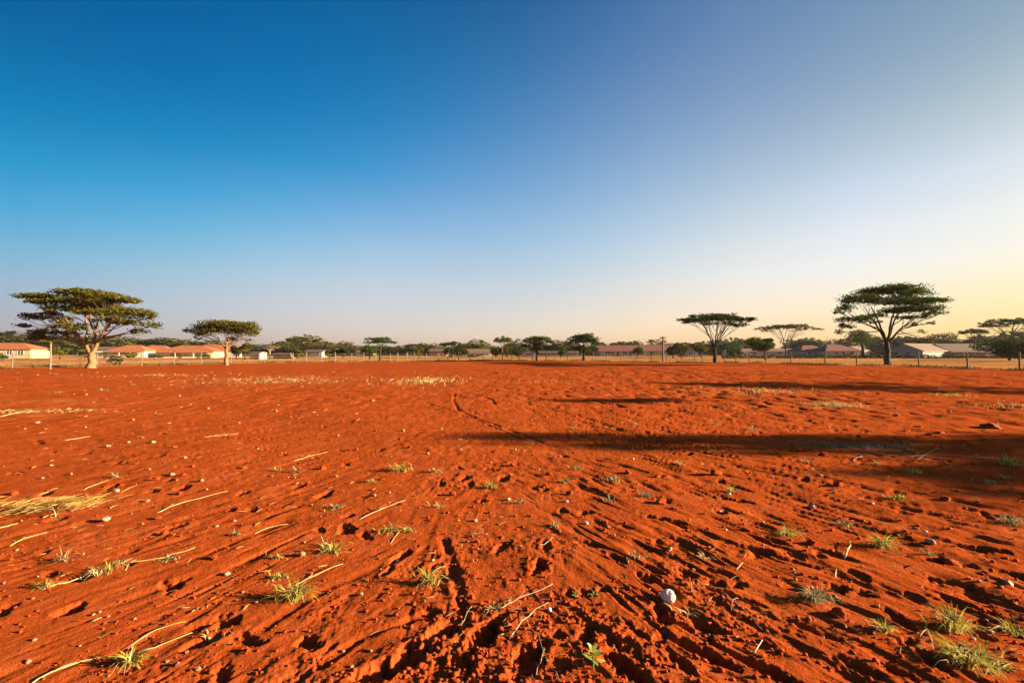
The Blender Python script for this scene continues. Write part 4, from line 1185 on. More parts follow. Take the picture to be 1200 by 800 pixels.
TUFTS = [
    (472, 551, 34, 15, 90, 'grass_green', 'pale green tuft just below the left end of the long tree shadow', 'tuft below the shadow tip', .8),
    (510, 552, 22, 9, 45, 'grass_dry', 'small straw tuft right of the pale green tuft under the shadow tip', None, .9),
    (575, 571, 24, 12, 60, 'grass_green', 'light green tuft by a dark hollow in the middle ground', 'light green middle tuft', .9),
    (346, 700, 40, 28, 110, 'grass_green', 'bushy green tuft in the left foreground below a straw stalk', 'bushy green foreground tuft', .8),
    (390, 646, 26, 20, 50, 'grass_green', 'spiky pale tuft in the left foreground above a leaning stalk', 'spiky pale tuft', 1.0),
    (326, 676, 22, 13, 45, 'grass_green', 'low yellow green tuft left of the bushy green one', None, 1.0),
    (325, 653, 16, 9, 30, 'grass_green', 'tiny yellow tuft behind the low yellow green one', None, .9),
    (504, 682, 28, 22, 60, 'grass_green', 'upright yellow green tuft with long shadow near the furrow', 'upright tuft by the furrow', .7),
    (456, 622, 40, 14, 80, 'grass_green', 'sprawling green tuft along a short straw stalk in the centre left', 'sprawling centre left tuft', 1.1),
    (480, 622, 18, 10, 40, 'grass_green', 'small green tuft touching the sprawling one on its right', None, .9),
    (277, 627, 20, 8, 40, 'grass_dry', 'small dry tuft with dark shadow left of the spiky pale tuft', 'small dry tuft', .9),
    (53, 690, 22, 12, 50, 'grass_green', 'green tuft at the left end of a straw stalk near the left edge', 'green tuft at left edge', .8),
    (152, 776, 26, 24, 70, 'grass_green', 'green tuft where the forked straw stalk roots, bottom left', 'tuft of the forked stalk', .9),
    (250, 745, 26, 16, 40, 'grass_dry', 'yellow leaning tuft right of the forked straw stalk', 'yellow leaning tuft', 1.1),
    (395, 595, 28, 9, 50, 'grass_dry', 'flat dry tuft with long shadow left of a leaning twig', 'flat dry tuft', 1.2),
    (677, 550, 24, 9, 45, 'grass_dry', 'straw tuft just under the lower edge of the long tree shadow', 'straw tuft below the long shadow', .9),
    (720, 565, 22, 11, 55, 'grass_dry', 'yellow tuft in the furrows under the long tree shadow', 'yellow tuft in the furrows', .9),
    (662, 566, 16, 10, 35, 'grass_dry', 'small yellow tuft left of the bigger yellow furrow tuft', None, .9),
    (757, 582, 20, 12, 45, 'grass_grey', 'grey tuft beside two dark clods right of centre', 'grey tuft by the clods', .8),
    (856, 576, 14, 12, 40, 'grass_green', 'upright green tuft with a white pebble at its foot', 'upright green tuft', .7),
    (838, 497, 10, 6, 25, 'grass_dry', 'tiny yellow tuft beyond the long shadow right of centre', None, .8),
    (882, 503, 34, 7, 90, 'grass_dry', 'flat pale tuft beyond the long shadow toward the right', 'flat pale tuft beyond the shadow', 1.0),
    (990, 611, 24, 10, 50, 'grass_grey', 'pale dry tuft right of centre with a flower like straw tip', 'pale dry tuft', 1.0),
    (922, 624, 30, 15, 90, 'grass_green', 'green tuft beside a dark red clod on the right', 'green tuft beside the clod', .9),
    (1033, 636, 32, 20, 110, 'grass_green', 'tall green tuft with trailing stems on the right', 'tall green tuft with trailing stems', .8),
    (1050, 584, 34, 7, 90, 'grass_green', 'low row of green grass in the edge of the shade at right', 'low green row', .9),
    (1070, 554, 30, 8, 90, 'grass_green', 'green tuft lit inside the dark shade at right', 'green tuft inside the shade', .8),
    (1182, 545, 34, 18, 130, 'grass_green', 'bright yellow green tuft in the shade near the right edge', 'bright tuft near the right edge', .9),
    (955, 702, 36, 24, 80, 'grass_grey', 'straggly grey tuft with crossed stems behind a dark clod', 'straggly grey tuft', 1.0),
    (1035, 737, 24, 16, 80, 'grass_green', 'small bright green tuft in the right foreground', 'small bright green tuft', .8),
    (1116, 731, 44, 28, 150, 'grass_green', 'yellow green tuft behind the largest tuft at bottom right', 'yellow green tuft at bottom right', .8),
    (1140, 770, 84, 30, 260, 'grass_green', 'largest sprawling green tuft at the bottom right corner', 'largest bottom right tuft', 1.0),
    (1188, 734, 34, 20, 90, 'grass_green', 'green tuft at the right edge above the largest tuft', 'green right edge tuft', .9),
    (1185, 612, 40, 16, 70, 'grass_grey', 'grey dry tuft in the shade at the right edge', 'grey dry right edge tuft', 1.0),
    (697, 699, 16, 13, 30, 'grass_green', 'little green seedling tuft left of the white stone', 'seedling tuft', .6),
    (1120, 463, 50, 5, 160, 'grass_green', 'thin green grass strip in the far shadow at right', None, .8),
    (1160, 566, 34, 8, 60, 'grass_grey', 'dry grey tuft with an orange lit clod at right', None, 1.0),
    (1005, 478, 10, 6, 20, 'grass_dry', 'single dry tuft right of the far straw patch', None, .8),
    (140, 661, 24, 10, 40, 'grass_dry', 'dry tuft along the straw stalk in the left foreground', None, 1.2),
    (200, 655, 30, 8, 50, 'grass_dry', 'feathery dry end of a straw stalk in the left foreground', None, 1.2),
    (120, 457, 34, 4, 60, 'grass_dry', 'flat dry tuft far left before the largest acacia', None, 1.1),
    (65, 459, 26, 4, 50, 'grass_dry', 'flat straw tuft far left near the lone tall post', None, 1.1),
    (262, 510, 30, 5, 50, 'grass_dry', 'small flat straw tuft in the left middle distance', None, 1.2),
]
for i, (px, py, w, h, n, mt, lab, land, lean) in enumerate(TUFTS):
    tuft(px, py, w, h, int(n * (1.3 if py > 560 else 1)), mt, lab, 500 + 3 * i, lean=lean, land=land, elong=.55)


# patches of dry grass (things, each one mat of straw)
def patch(px, py, rx, ry, n, hgt, mat, label, seed, cat='grass patch', lean=.7, width=.012, rot=0, land=None, name='dry_grass_patch', stuff=False, lay=0.0):
    x, y = G(px, py)
    rg = np.random.default_rng(seed)
    z0 = H1(x, y)
    roots = scatter_roots(int(n * 1.6), rx, ry, rot, rg, x, y)
    keep = perlin(roots[:, 0] / (.18 * rx + .05), roots[:, 1] / (.25 * ry + .05), seed) > (-.08 if stuff else -.35)
    roots = roots[keep][:n] - np.array([x, y, z0])
    o = link(name, blades_mesh(name, roots + np.array([[0, 0, 1.0]]) * (rg.uniform(0, .085, len(roots))[:, None] if lay else 0), hgt, width, lean, seed, lay=lay, tilt_dir=rot + .15 if lay else None), None, M[mat])
    o.location = (x, y, z0)
    if stuff: tag(o, label, cat, kind='stuff')
    else: tag(o, label, cat, 'dry grass patches')
    if land: LAND.append((x, y, land))
    return o


patch(500, 446, 1.9, 3.2, 620, .15, 'grass_dry', 'yellow upright straw patch in the far middle of the field', 701, lean=.4, width=.02, land='far yellow straw patch', stuff=True)
patch(325, 446, 4.6, 3.4, 620, .11, 'grass_dry', 'wide sparse straw patch in the far left of the field', 702, lean=.7, width=.028, stuff=True, lay=0.5)
patch(890, 459, 2.6, 1.6, 260, .12, 'grass_dry', 'sparse straw patch between two far shadows at right', 703, lean=.6, width=.018, stuff=True)
patch(978, 475, .75, .55, 620, .10, 'grass_dry', 'small dense straw patch beyond the long shadow at right', 704, lean=.5, width=.010, land='dense straw patch', stuff=True)
patch(1180, 475, 1.3, .9, 200, .10, 'grass_dry', 'sparse straw patch near the right edge of the middle field', 705, lean=.6, width=.010, stuff=True)
patch(190, 441, 4.0, 2.2, 260, .10, 'grass_dry', 'thin straw patch before the fence right of the largest acacia', 706, lean=.8, width=.025, stuff=True, lay=0.5)
patch(22, 484, 1.5, .35, 260, .08, 'grass_dry', 'pale flattened straw patch at the left edge', 707, lean=1.3, width=.012, stuff=True, lay=1.1)
patch(90, 482, 1.0, .3, 120, .08, 'grass_dry', 'pale thin straw strip just right of the left edge patch', 708, lean=1.3, width=.012, stuff=True, lay=1.1)
patch(56, 597, .42, .16, 900, .13, 'straw_heap', 'matted yellow straw heap near the left edge', 709, lean=.9, width=.0055, rot=.25, land='matted straw heap', name='straw_heap', lay=1.15)
patch(1003, 522, 1.0, .25, 1700, .085, 'grass_grey', 'greyish matted grass at the start of the dry vine in the shade', 710, lean=1.2, width=.006, rot=-.12)
patch(640, 448, 6, 2.5, 160, .07, 'grass_dry', 'few scattered straws in the far centre of the field', 711, lean=.9, width=.02, stuff=True)

# ------------------------------------------------------------------ stalks and twigs
STALKS = [  # polyline in photo px, base radius (m), lift (m), material, label, landmark
    ([(181, 600), (210, 591), (240, 583), (266, 575)], .0075, .02, 'straw', 'longest straight straw stalk in the left middle ground', 'longest straight stalk'),
    ([(342, 540), (360, 535), (385, 529)], .008, .02, 'straw', 'straight straw stalk left of the pale green tuft', 'stalk left of the pale tuft'),
    ([(422, 609), (445, 600), (475, 587)], .007, .03, 'twig', 'straight twig leaning up toward a forked tip in the centre left', 'twig with forked tip'),
    ([(128, 664), (160, 660), (190, 656), (226, 643)], .007, .02, 'straw', 'curved straw stalk with a feathery end in the left foreground', 'feathery stalk'),
    ([(48, 694), (75, 685), (98, 676), (117, 668)], .008, .03, 'straw', 'straw stalk growing from a green tuft near the left edge', None),
    ([(30, 804), (70, 786), (110, 773), (148, 771), (180, 760), (224, 742)], .0065, .03, 'straw', 'long forked straw stalk across the bottom left corner', 'forked stalk'),
    ([(154, 768), (156, 757), (185, 740), (217, 728)], .0045, .05, 'straw', 'raised upper branch of straw above the forked stalk', None),
    ([(343, 685), (370, 675), (402, 660)], .0065, .03, 'straw', 'straw stalk leaning over the bushy green tuft', None),
    ([(10, 640), (30, 633), (55, 625)], .007, .015, 'straw', 'short straw stalk below the matted straw heap', None),
    ([(-5, 621), (10, 618), (21, 615)], .009, .015, 'straw', 'straw stalk cut by the left edge beside the straw heap', None),
    ([(296, 624), (315, 618), (337, 613)], .006, .015, 'straw', 'thin straw stalk left of the sprawling green tuft', None),
    ([(73, 516), (90, 514), (106, 511)], .010, .015, 'straw', 'pale straw stalk in the far left middle ground', None),
    ([(98, 573), (112, 568), (127, 563)], .007, .015, 'straw', 'short straw stalk right of the left straw heap', None),
    ([(46, 578), (57, 575), (68, 572)], .007, .012, 'straw', 'short straw above the matted straw heap', None),
    ([(236, 513), (258, 511), (279, 508)], .009, .012, 'straw', 'faint straw stalk left of centre in the middle distance', None),
    ([(0, 488), (25, 484), (45, 483)], .015, .015, 'straw', 'pale straw laid flat at the left edge of the far field', None),
    ([(575, 718), (590, 717), (610, 706), (648, 688)], .0050, .06, 'twig', 'branching twig in the centre foreground, upper of two', 'upper foreground twig'),
    ([(596, 752), (612, 742), (625, 726), (643, 710)], .0050, .06, 'twig', 'curved twig in the centre foreground, lower of two', 'lower foreground twig'),
    ([(608, 713), (620, 740), (640, 775), (655, 805)], .0032, .05, 'twig', 'thin twig running down to the bottom edge at centre', None),
    ([(605, 782), (625, 800), (640, 815)], .0035, .04, 'twig', 'thin twig leaving the bottom edge left of the leafy plant', None),
    ([(628, 800), (636, 785), (640, 765)], .0030, .06, 'twig', 'fine bent twig in the bottom centre hollow', None),
    ([(536, 735), (546, 728), (553, 713)], .0038, .05, 'twig', 'short bow shaped twig by the deep furrow', None),
    ([(548, 626), (560, 626), (572, 626)], .0085, .02, 'twig', 'short pale stick lying level right of the sprawling tuft', 'short level stick'),
    ([(840, 690), (858, 706), (878, 722), (892, 740)], .0045, .05, 'twig', 'long thin twig with side shoots right of the white stone', 'long thin twig'),
    ([(857, 717), (861, 710), (865, 705)], .0035, .05, 'twig', 'side shoot crossing the long thin twig right of the stone', None),
    ([(790, 682), (805, 687), (830, 688)], .0038, .04, 'twig', 'dark curved twig just above the white stone', None),
    ([(812, 698), (808, 690), (811, 684)], .0035, .05, 'twig', 'small forked twig right of the white stone', None),
    ([(882, 769), (888, 761), (894, 753)], .0075, .05, 'twig', 'short pale stick standing near the bottom right of centre', 'short pale stick'),
    ([(848, 745), (857, 746), (866, 747)], .0050, .015, 'twig', 'pale straw bit left of the short standing stick', None),
    ([(862, 668), (866, 664), (870, 661)], .0065, .04, 'straw', 'short greenish stick between two hollows right of centre', None),
    ([(990, 649), (993, 641), (996, 632)], .0105, .06, 'straw', 'upright white stick end poking from the soil at right', 'upright white stick'),
    ([(979, 673), (979.5, 669), (980, 665)], .0085, .03, 'straw', 'small white stick end below the upright white stick', None),
    ([(935, 693), (950, 706), (968, 719), (990, 728)], .0045, .04, 'straw', 'thin straw crossing the straggly grey tuft', None),
    ([(1078, 743), (1090, 750), (1112, 757)], .0048, .05, 'straw', 'straw with a raised kink left of the largest corner tuft', None),
    ([(1077, 744), (1081, 740), (1086, 736)], .0048, .05, 'straw', 'short upturned straw tip left of the largest corner tuft', None),
    ([(1186, 758), (1194, 763), (1204, 768)], .0075, .02, 'straw', 'pale stick cut by the right edge beside the largest tuft', None),
    ([(1185, 706), (1194, 711), (1206, 716)], .0080, .02, 'straw', 'pale stick cut by the right edge above the largest tuft', None),
    ([(1105, 650), (1125, 660), (1065, 643)], .004, .03, 'twig', None, None),
    ([(1034, 642), (1048, 645), (1062, 647)], .0065, .02, 'straw', 'trailing pale stem right of the tall green tuft', None),
    ([(457, 636), (468, 624), (478, 617)], .0055, .02, 'straw', 'pale stalk through the sprawling green tuft', None),
    ([(630, 640), (640, 637), (648, 631)], .0048, .03, 'twig', 'fine twig above the dark footprint at centre', None),
    ([(577, 748), (586, 740), (600, 738)], .0034, .04, 'twig', 'fine twig between the two foreground twigs', None),
    ([(178, 566), (190, 562), (202, 560)], .005, .01, 'straw', None, None),
    ([(505, 671), (515, 667), (522, 663)], .0048, .05, 'twig', 'thin twig tip above the upright tuft by the furrow', None),
    ([(1000, 527), (1030, 531), (1060, 536), (1100, 533), (1140, 535), (1165, 538)], .009, .03, 'twig', 'long grey vine stem lying in the shade at right', 'grey vine stem'),
    ([(1040, 524), (1060, 530), (1075, 541), (1090, 531), (1100, 524)], .007, .04, 'twig', 'bent grey vine stem crossing the longer one in the shade', None),
    ([(1010, 533), (1003, 538), (1000, 541)], .006, .03, 'twig', 'short grey vine end in the shade at right', None),
    ([(1105, 538), (1080, 534), (1060, 524)], .006, .04, 'twig', 'thin grey vine slanting across the middle of the vine tangle', None),
]
for i, (pl, rad0, lift, mt, lab, land) in enumerate(STALKS):
    if lab is None: continue
    rg = np.random.default_rng(900 + i)
    P = [G(*p) for p in pl]
    pts = []
    for (a, c) in zip(P[:-1], P[1:]):
        for t in (0, .33, .66):
            pts.append((a[0] + (c[0] - a[0]) * t, a[1] + (c[1] - a[1]) * t))
    pts.append(P[-1])
    pts = np.array(pts)
    n = len(pts)
    u = np.linspace(0, 1, n)
    hz = height(pts[:, 0], pts[:, 1])
    hz = np.convolve(np.pad(hz, 2, 'edge'), np.ones(5) / 5, 'valid')
    hz = np.maximum(hz, height(pts[:, 0], pts[:, 1]) - .004)
    seg = np.hypot(*(pts[-1] - pts[0]))
    zz = hz + rad0 * .5 + lift * .35 * np.sin(np.pi * u * .8) + rg.normal(size=n) * .002
    zz[0] = hz[0] - .004; zz[-1] = max(zz[-1], hz[-1] + rad0)
    pts = pts + rg.normal(size=pts.shape) * seg * .010 + np.outer(np.sin(np.pi * u) * rg.normal() * .035 * seg, [-(pts[-1] - pts[0])[1] / (seg + 1e-9), (pts[-1] - pts[0])[0] / (seg + 1e-9)])
    o0 = np.array([pts[0, 0], pts[0, 1], hz[0]])
    W = np.column_stack([pts, zz]) - o0
    vis = max(rad0 * .52, .00038 * float(P[0][1]))
    radii = [vis * (1.15 - .65 * t) * (1.12 if k % 3 == 0 else .95) for k, t in enumerate(u)]
    m = MB(); m.tube(W, radii, 7)
    nm = 'straw_stalk' if mt == 'straw' else 'twig'
    o = m.build(nm, M[mt], None, True)
    o.location = o0
    tag(o, lab, 'straw' if mt == 'straw' else 'twig', 'straw stalks and twigs on the soil')
    nb = 0 if seg < .12 else (2 if mt == 'straw' else 3)
    if nb:                                                # torn leaf sheaths / side shoots
        for _ in range(nb):
            s = MB()
            j_ = int(rg.integers(2, n - 1)); p = W[j_]
            d = W[j_] - W[j_ - 1]; d = d / (np.linalg.norm(d) + 1e-9)
            q = p + d * seg * .07 + rg.normal(size=3) * seg * .035 * np.array([1, 1, .25]) + np.array([0, 0, seg * .02])
            s.tube([p, (p + q) / 2 + np.array([0, 0, seg * .008]), q], [radii[j_] * .6, radii[j_] * .5, radii[j_] * .2], 5)
            s.build('side_shoot', M[mt], o, True)
    if land:
        mm = pts[n // 2]
        LAND.append((float(mm[0]), float(mm[1]), land))


# leafy seedling at the bottom centre
def seedling(px, py, sc, nleaf, label, seed, land):
    x, y = G(px, py)
    z = H1(x, y)
    rg = np.random.default_rng(seed)
    root = empty('seedling', (x, y, z))
    tag(root, label, 'seedling')
    st = MB(); st.tube([(0, 0, -.01), (.003 * sc, 0, .05 * sc), (0, .004 * sc, .10 * sc)], [.004 * sc, .003 * sc, .002 * sc], 6)
    st.build('stem', M['plant_leaf'], root, True)
    for k_ in range(nleaf):
        a = k_ * 2.4 + rg.uniform(-.3, .3)
        zb = (.03 + .07 * k_ / nleaf) * sc
        L = rg.uniform(.045, .075) * sc; W = L * .42
        el = .15 + 1.0 * k_ / nleaf
        d = np.array([math.cos(a) * math.cos(el), math.sin(a) * math.cos(el), math.sin(el)])
        s = np.array([-math.sin(a), math.cos(a), 0]); nrm = np.cross(d, s)
        V, Fc = [], []
        for q, ww in ((0, .08), (.2, .55), (.45, 1), (.7, .8), (.9, .35), (1.0, .03)):
            c = np.array([0, 0, zb]) + d * L * q - nrm * 0 + np.array([0, 0, -.25 * L * q * q])
            V += [c - s * W * ww * .5 + np.array([0, 0, .10 * W * ww]), c, c + s * W * ww * .5 + np.array([0, 0, .10 * W * ww])]
        for q in range(5):
            for e in range(2):
                Fc.append((q * 3 + e, q * 3 + e + 1, q * 3 + e + 4, q * 3 + e + 3))
        mb = MB(); mb.poly(V, Fc); mb.build('leaf', M['plant_leaf'], root, True)
    LAND.append((x, y, land))


seedling(695, 788, 1.0, 11, 'broad leaved green seedling at the bottom edge right of centre', 41, 'leafy seedling')
seedling(674, 703, .42, 6, 'tiny leafy seedling left of the little green tuft near the white stone', 42, 'tiny seedling')


# ------------------------------------------------------------------ stones, pebbles, clods
def rock_mesh(name, seed, sub, rough, squash, cut=0):
    bm = bmesh.new()
    bmesh.ops.create_icosphere(bm, subdivisions=sub, radius=1.0)
    V = np.array([v.co for v in bm.verts])
    rg = np.random.default_rng(seed)
    o = rg.uniform(-50, 50, 3)
    n = perlin(V[:, 0] * 1.1 + o[0], V[:, 1] * 1.1 + V[:, 2] * .9 + o[1], seed) + .5 * perlin(V[:, 2] * 2.3 + o[2], V[:, 0] * 2.3 - V[:, 1] * 1.9 + o[0], seed + 1) + \
        .25 * perlin(V[:, 1] * 5 + o[1], V[:, 2] * 5 + V[:, 0] * 4 + o[2], seed + 2)
    S = 1 + rough * n
    P = V * S[:, None]
    for _ in range(cut):                                  # broken facets
        d = rg.normal(size=3); d /= np.linalg.norm(d)
        lim = rg.uniform(.55, .8)
        q = P @ d
        P -= np.maximum(0, q - lim)[:, None] * d * .9
    P *= np.array([1, rg.uniform(.7, .95), squash])
    for v, p in zip(bm.verts, P): v.co = p
    me = bpy.data.meshes.new(name)
    bm.to_mesh(me); bm.free()
    me.polygons.foreach_set('use_smooth', [True] * len(me.polygons))
    return me


PEB = [rock_mesh('pebble', 60 + i, 3, .28, .62 + .06 * (i % 4), i % 3 + 1) for i in range(6)]
CLD = [rock_mesh('soil_clod', 80 + i, 3, .55, .62, 2) for i in range(6)]


def put(name, me, mat, px, py, size_px, label, cat, group, xy=None, size=None, sink=.3, flat=1.0, slot=True):
    if xy is None:
        x, y = G(px, py)
        size = size_px * y / FPX / 2
    else:
        x, y = xy
    o = bpy.data.objects.new(name, me)
    COL.objects.link(o)
    o.location = (x, y, H1(x, y) + size * (.62 * flat - sink))
    o.rotation_euler = (random.uniform(-.2, .2), random.uniform(-.2, .2), random.uniform(0, 6.28))
    o.scale = (size, size, size * flat)
    tag(o, label, cat, group)
    return o


def with_mat(me, mat):
    c = me.copy(); c.materials.append(mat); return c


PEBM = {k: [with_mat(m_, M[k]) for m_ in PEB] for k in ('stone_white', 'pebble_tan', 'pebble_pale', 'pebble_dark')}
CLDM = [with_mat(m_, M['clod']) for m_ in CLD]

big = rock_mesh('white_stone', 55, 5, .16, .84, 1)
big.materials.append(M['stone_white'])
sx_, sy_ = G(783, 703)
o = put('white_stone', big, None, 783, 703, 17.5, 'largest round white stone in the foreground, right of centre', 'stone', None, sink=.12)
LAND.append((sx_, sy_, 'white stone'))

used_labels = {}
DIRW = ('left of', 'right of', 'beyond', 'in front of')


def near_label(x, y, adj, noun):
    ds = sorted((math.hypot(x - a, y - b_), a, b_, w) for a, b_, w in LAND)
    for q in range(14):
        d, a, b_, w = ds[q]
        if d < .02: continue
        dx, dy = x - a, y - b_
        dirw = DIRW[(0 if dx < 0 else 1)] if abs(dx) > abs(dy) else DIRW[(2 if dy > 0 else 3)]
        close = 'just ' if d < .25 else ('some way ' if d > 1.2 else '')
        lab = f'{adj} {noun} {close}{dirw} the {w}'
        if lab not in used_labels:
            used_labels[lab] = 1
            return lab
    return None


PEBBLES = [  # photo px, size px, material
    (201, 557, 9, 'pebble_tan'), (236, 564, 8, 'pebble_tan'), (137, 576, 9, 'pebble_pale'), (179, 519, 7, 'pebble_pale'), (150, 519, 6, 'pebble_pale'), (127, 523, 7, 'pebble_tan'),
    (217, 538, 5, 'pebble_pale'), (242, 573, 4, 'pebble_pale'), (173, 586, 7, 'pebble_tan'), (83, 556, 5, 'pebble_tan'), (44, 495, 6, 'pebble_pale'), (175, 552, 5, 'pebble_tan'),
    (275, 610, 5, 'pebble_pale'), (101, 463, 4, 'pebble_tan'), (156, 493, 5, 'pebble_tan'), (472, 505, 6, 'pebble_tan'), (436, 470, 5, 'pebble_tan'), (323, 482, 6, 'pebble_tan'),
    (348, 566, 5, 'pebble_pale'), (394, 558, 5, 'pebble_pale'), (439, 582, 6, 'pebble_pale'), (517, 502, 4, 'pebble_pale'), (596, 586, 7, 'stone_white'), (557, 610, 7, 'pebble_pale'),
    (302, 526, 4, 'pebble_pale'), (501, 532, 5, 'pebble_pale'), (742, 538, 4, 'stone_white'), (664, 589, 6, 'stone_white'), (687, 614, 7, 'stone_white'), (844, 596, 5, 'stone_white'),
    (801, 545, 4, 'pebble_pale'), (631, 550, 5, 'pebble_tan'), (851, 620, 4, 'stone_white'), (604, 527, 4, 'pebble_pale'), (951, 592, 10, 'pebble_pale'), (962, 559, 5, 'stone_white'),
    (951, 550, 5, 'pebble_pale'), (1022, 590, 5, 'stone_white'), (971, 500, 4, 'stone_white'), (1112, 481, 6, 'pebble_pale'), (1050, 487, 7, 'pebble_tan'), (1131, 595, 6, 'pebble_dark'),
    (124, 609, 12, 'pebble_pale'), (266, 671, 9, 'pebble_pale'), (127, 724, 5, 'pebble_tan'), (158, 726, 4, 'pebble_pale'), (254, 616, 5, 'pebble_pale'), (467, 653, 9, 'pebble_pale'),
    (507, 656, 5, 'stone_white'), (423, 695, 7, 'pebble_tan'), (354, 650, 11, 'pebble_tan'), (785, 645, 9, 'pebble_pale'), (644, 717, 8, 'stone_white'), (830, 741, 5, 'pebble_tan'),
    (1085, 621, 5, 'stone_white'), (1090, 634, 13, 'pebble_tan'), (1147, 677, 6, 'pebble_pale'), (1182, 678, 15, 'pebble_tan'), (1141, 744, 5, 'stone_white'), (1161, 736, 8, 'pebble_pale'),
    (951, 688, 5, 'pebble_pale'), (935, 689, 5, 'pebble_pale'), (932, 679, 6, 'pebble_pale'), (1079, 682, 6, 'pebble_dark'), (855, 579, 5, 'stone_white'), (1190, 620, 5, 'pebble_dark'),
    (610, 640, 4, 'pebble_pale'), (655, 632, 4, 'pebble_tan'), (720, 628, 4, 'pebble_pale'), (560, 642, 4, 'pebble_tan'), (300, 705, 5, 'pebble_tan'), (232, 713, 4, 'pebble_tan'), (365, 592, 4, 'pebble_tan'),
    (60, 545, 5, 'pebble_tan'), (50, 560, 5, 'pebble_tan'), (29, 503, 4, 'pebble_tan'), (100, 500, 4, 'pebble_pale'), (280, 495, 4, 'pebble_pale'), (244, 478, 4, 'pebble_pale'), (210, 464, 4, 'pebble_pale'),
    (396, 510, 4, 'pebble_tan'), (540, 528, 4, 'pebble_pale'), (575, 541, 4, 'pebble_tan'), (700, 596, 4, 'pebble_dark'), (905, 560, 4, 'pebble_pale'), (1040, 560, 4, 'pebble_pale'), (1010, 660, 4, 'pebble_pale')]
ADJ = {'stone_white': 'white', 'pebble_tan': 'tan', 'pebble_pale': 'pale', 'pebble_dark': 'dark'}
for i, (px, py, s, mt) in enumerate(PEBBLES):
    x, y = G(px, py)
    adj = ('larger ' if s >= 8 else 'small ') + ADJ[mt]
    lab = near_label(x, y, adj, 'pebble') or f'small {ADJ[mt]} pebble lying loose among others on the red soil'
    put('pebble', PEBM[mt][i % 6], None, px, py, s * .78, lab, 'pebble', 'pebbles on the red soil', sink=.18, flat=.9)
# tiny weeds dotted between
for i in range(40):
    py = 448 + 300 * random.random() ** 1.6
    px = random.uniform(480, 1195) if i % 3 else random.uniform(10, 480)
    x, y = G(px, py)
    mt = random.choice(['grass_dry', 'grass_dry', 'grass_grey', 'grass_green'])
    wd = {'grass_dry': 'straw coloured', 'grass_grey': 'greyish', 'grass_green': 'green'}[mt]
    lab = near_label(x, y, 'tiny ' + wd, 'weed') or f'tiny {wd} weed among others on the red field'
    sz_ = random.uniform(.10, .17)
    tuft(px, py, sz_ * 1.2 / (y / FPX), sz_ * .75 / (y / FPX), 26, mt, lab, 2000 + 2 * i, cat='weed', name='small_weed', lean=.9)
# smaller ones nobody could tell apart
for i in range(150):
    d = random.uniform(.0, 1.0)
    py = 455 + 340 * d ** 1.4
    px = random.uniform(-20, 1220)
    x, y = G(px, py)
    mt = random.choice(['pebble_tan', 'pebble_tan', 'pebble_dark'])
    put('pebble', PEBM[mt][i % 6], None, px, py, 0, 'tiny pebble scattered among the others over the red field', 'pebble', 'tiny scattered pebbles', xy=(x, y), size=random.uniform(.005, .011) * (1 + y * .05), sink=.2)

CLODS = [(652, 468, 8), (657, 478, 9), (669, 478, 5), (779, 491, 9), (805, 481, 8), (775, 590, 14), (736, 556, 9), (644, 557, 8), (840, 557, 13), (982, 570, 10), (964, 533, 11), (1102, 508, 11), (1160, 501, 26),
         (1108, 586, 14), (980, 720, 18), (952, 634, 13), (1112, 653, 20), (942, 689, 15), (675, 487, 7), (640, 487, 6), (641, 462, 7), (535, 443, 9), (583, 438, 9), (440, 505, 5), (480, 525, 6), (378, 549, 8),
         (418, 526, 6), (448, 562, 6), (530, 580, 9), (215, 558, 6), (183, 563, 8), (285, 549, 7), (205, 525, 5), (225, 548, 6), (160, 545, 5), (185, 607, 8), (100, 580, 7), (15, 578, 9), (210, 578, 8), (192, 625, 9),
         (250, 655, 10), (1090, 510, 9), (1075, 500, 9), (950, 492, 8), (1003, 493, 7), (1062, 505, 7), (1030, 462, 7), (1160, 478, 9), (875, 620, 12), (820, 650, 12), (540, 700, 12), (770, 560, 7), (600, 545, 7), (668, 580, 9)]
for i, (px, py, s) in enumerate(CLODS):
    x, y = G(px, py)
    lab = near_label(x, y, 'dark red' if i % 2 else 'red', 'soil clod') or 'red soil clod lying among others on the field'
    put('soil_clod', CLDM[i % 6], None, px, py, s * .9, lab, 'clod', 'soil clods on the field', sink=.22, flat=.85 if py > 520 else .5)
# crumbs: uncountable
base_ico = bmesh.new(); bmesh.ops.create_icosphere(base_ico, subdivisions=1, radius=1.0)
BV = np.array([v.co for v in base_ico.verts]); BF = np.array([[v.index for v in f.verts] for f in base_ico.faces]); base_ico.free()
nC = 8500
d = rng.uniform(0, 1, nC)
cpy = 440 + 370 * d ** 1.15
cpx = rng.uniform(-60, 1260, nC)
XY = np.array([G(a, c) for a, c in zip(cpx, cpy)])
keep = perlin(XY[:, 0] / .7, XY[:, 1] / .7, 71) + .5 * perlin(XY[:, 0] / .2, XY[:, 1] / .2, 72) > -.02
XY = XY[keep]
more = rng.normal(size=(900, 2)) * np.array([.45, .28]) + np.array([.15, 2.35])
XY = np.concatenate([XY, more])
hz = height(XY[:, 0], XY[:, 1])
sz = (.0028 + .0115 * rng.uniform(0, 1, len(XY)) ** 3.0) * (1 + XY[:, 1] * .08) * (1 - .35 * sstep(-.2, -1.2, XY[:, 0]))
V = BV[None] * (1 + .32 * rng.normal(size=(len(XY), len(BV), 1))) * sz[:, None, None] * np.array([1, 1, .75]) + np.column_stack([XY, hz + sz * .25])[:, None, :]
Fc = BF[None] + (np.arange(len(XY)) * len(BV))[:, None, None]
o = link('soil_crumbs', mesh_np('soil_crumbs', V.reshape(-1, 3), Fc.reshape(-1, 3), True), None, M['clod'])
tag(o, 'loose red soil crumbs scattered over the field', 'soil', kind='stuff')

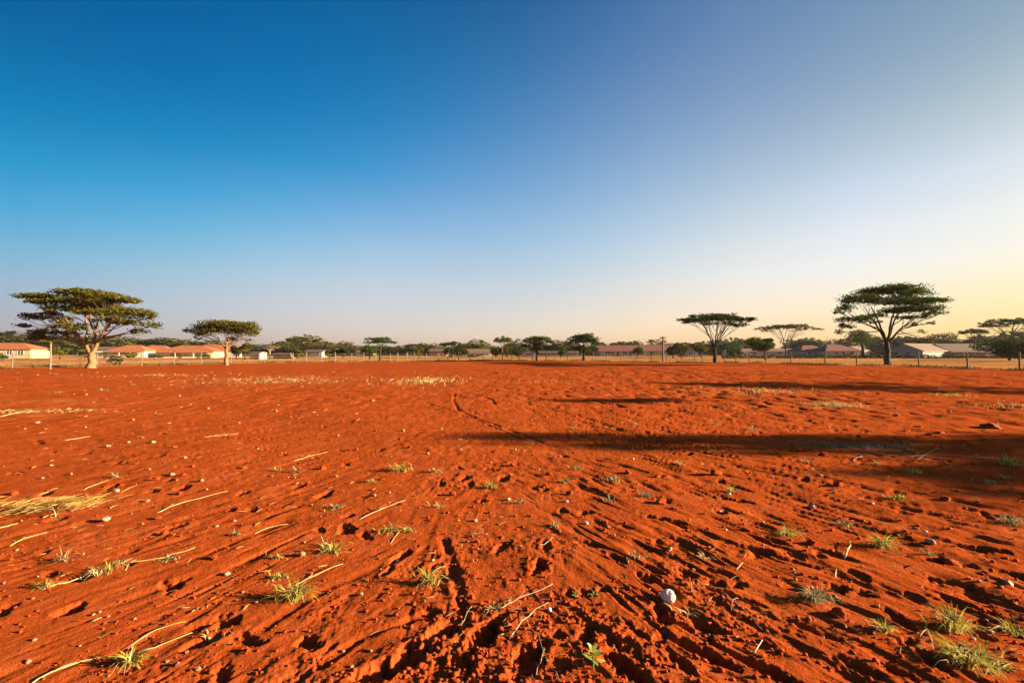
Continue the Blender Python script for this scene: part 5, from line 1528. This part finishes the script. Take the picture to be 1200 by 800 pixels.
# short straw litter: uncountable
n = 1500
cpy = 436 + 330 * rng.uniform(0, 1, n) ** 1.8
cpx = rng.uniform(-50, 1250, n)
XY = np.array([G(a, c) for a, c in zip(cpx, cpy)])
XY = XY[perlin(XY[:, 0] / 1.5, XY[:, 1] / 1.5, 77) > -.15]
roots = np.column_stack([XY, height(XY[:, 0], XY[:, 1]) + .002])
sc_ = .05
o = link('straw_litter', blades_mesh('straw_litter', roots, .045 + .005 * XY[:, 1], .0035 + .0009 * XY[:, 1], .4, 78, lay=1.3), None, M['straw_litter'])
tag(o, 'short bits of straw littered over the red soil', 'straw', kind='stuff')

# weeds along the fence line and dry field beyond
roots = []
azs = rng.uniform(R(-50), R(50), 9000)
fr = fence_r(azs)
off = rng.normal(size=9000) * .5 + rng.uniform(-.2, .4, 9000)
rad_ = fr + off
wx, wy = rad_ * np.sin(azs), rad_ * np.cos(azs)
keep = perlin(wx / 2.2, wy / 2.2, 81) > -.12
wx, wy = wx[keep], wy[keep]
o = link('fence_weeds', blades_mesh('fence_weeds', np.column_stack([wx, wy, height(wx, wy) - .01]), .24, .05, .7, 82), None, M['weed'])
tag(o, 'brown weeds growing along the foot of the fence', 'weeds', kind='stuff')
azs = rng.uniform(R(-52), R(52), 12000)
rad_ = fence_r(azs) + 1.5 + 45 * rng.uniform(0, 1, 12000) ** 1.3
wx, wy = rad_ * np.sin(azs), rad_ * np.cos(azs)
keep = perlin(wx / 5, wy / 5, 83) > -.2
wx, wy = wx[keep], wy[keep]
o = link('dry_field_grass', blades_mesh('dry_field_grass', np.column_stack([wx, wy, height(wx, wy) - .01]), .13, .06, 1.0, 84), None, M['field_grass'])
tag(o, 'dry yellow grass on the strip between fence and houses', 'grass', kind='stuff')

# ------------------------------------------------------------------ warm evening haze
hz_ = MB(); hz_.box(-1450, 1450, -1450, 1450, -1.6, 14.5)
hm, hnt, hout = new_mat('haze_air')
vol = N(hnt, 'ShaderNodeVolumePrincipled')
vol.inputs['Color'].default_value = (.92, .90, .88, 1)
vol.inputs['Density'].default_value = .00006
vol.inputs['Anisotropy'].default_value = .1
hnt.links.new(vol.outputs[0], hout.inputs['Volume'])
tag(hz_.build('haze', hm), kind='stuff')
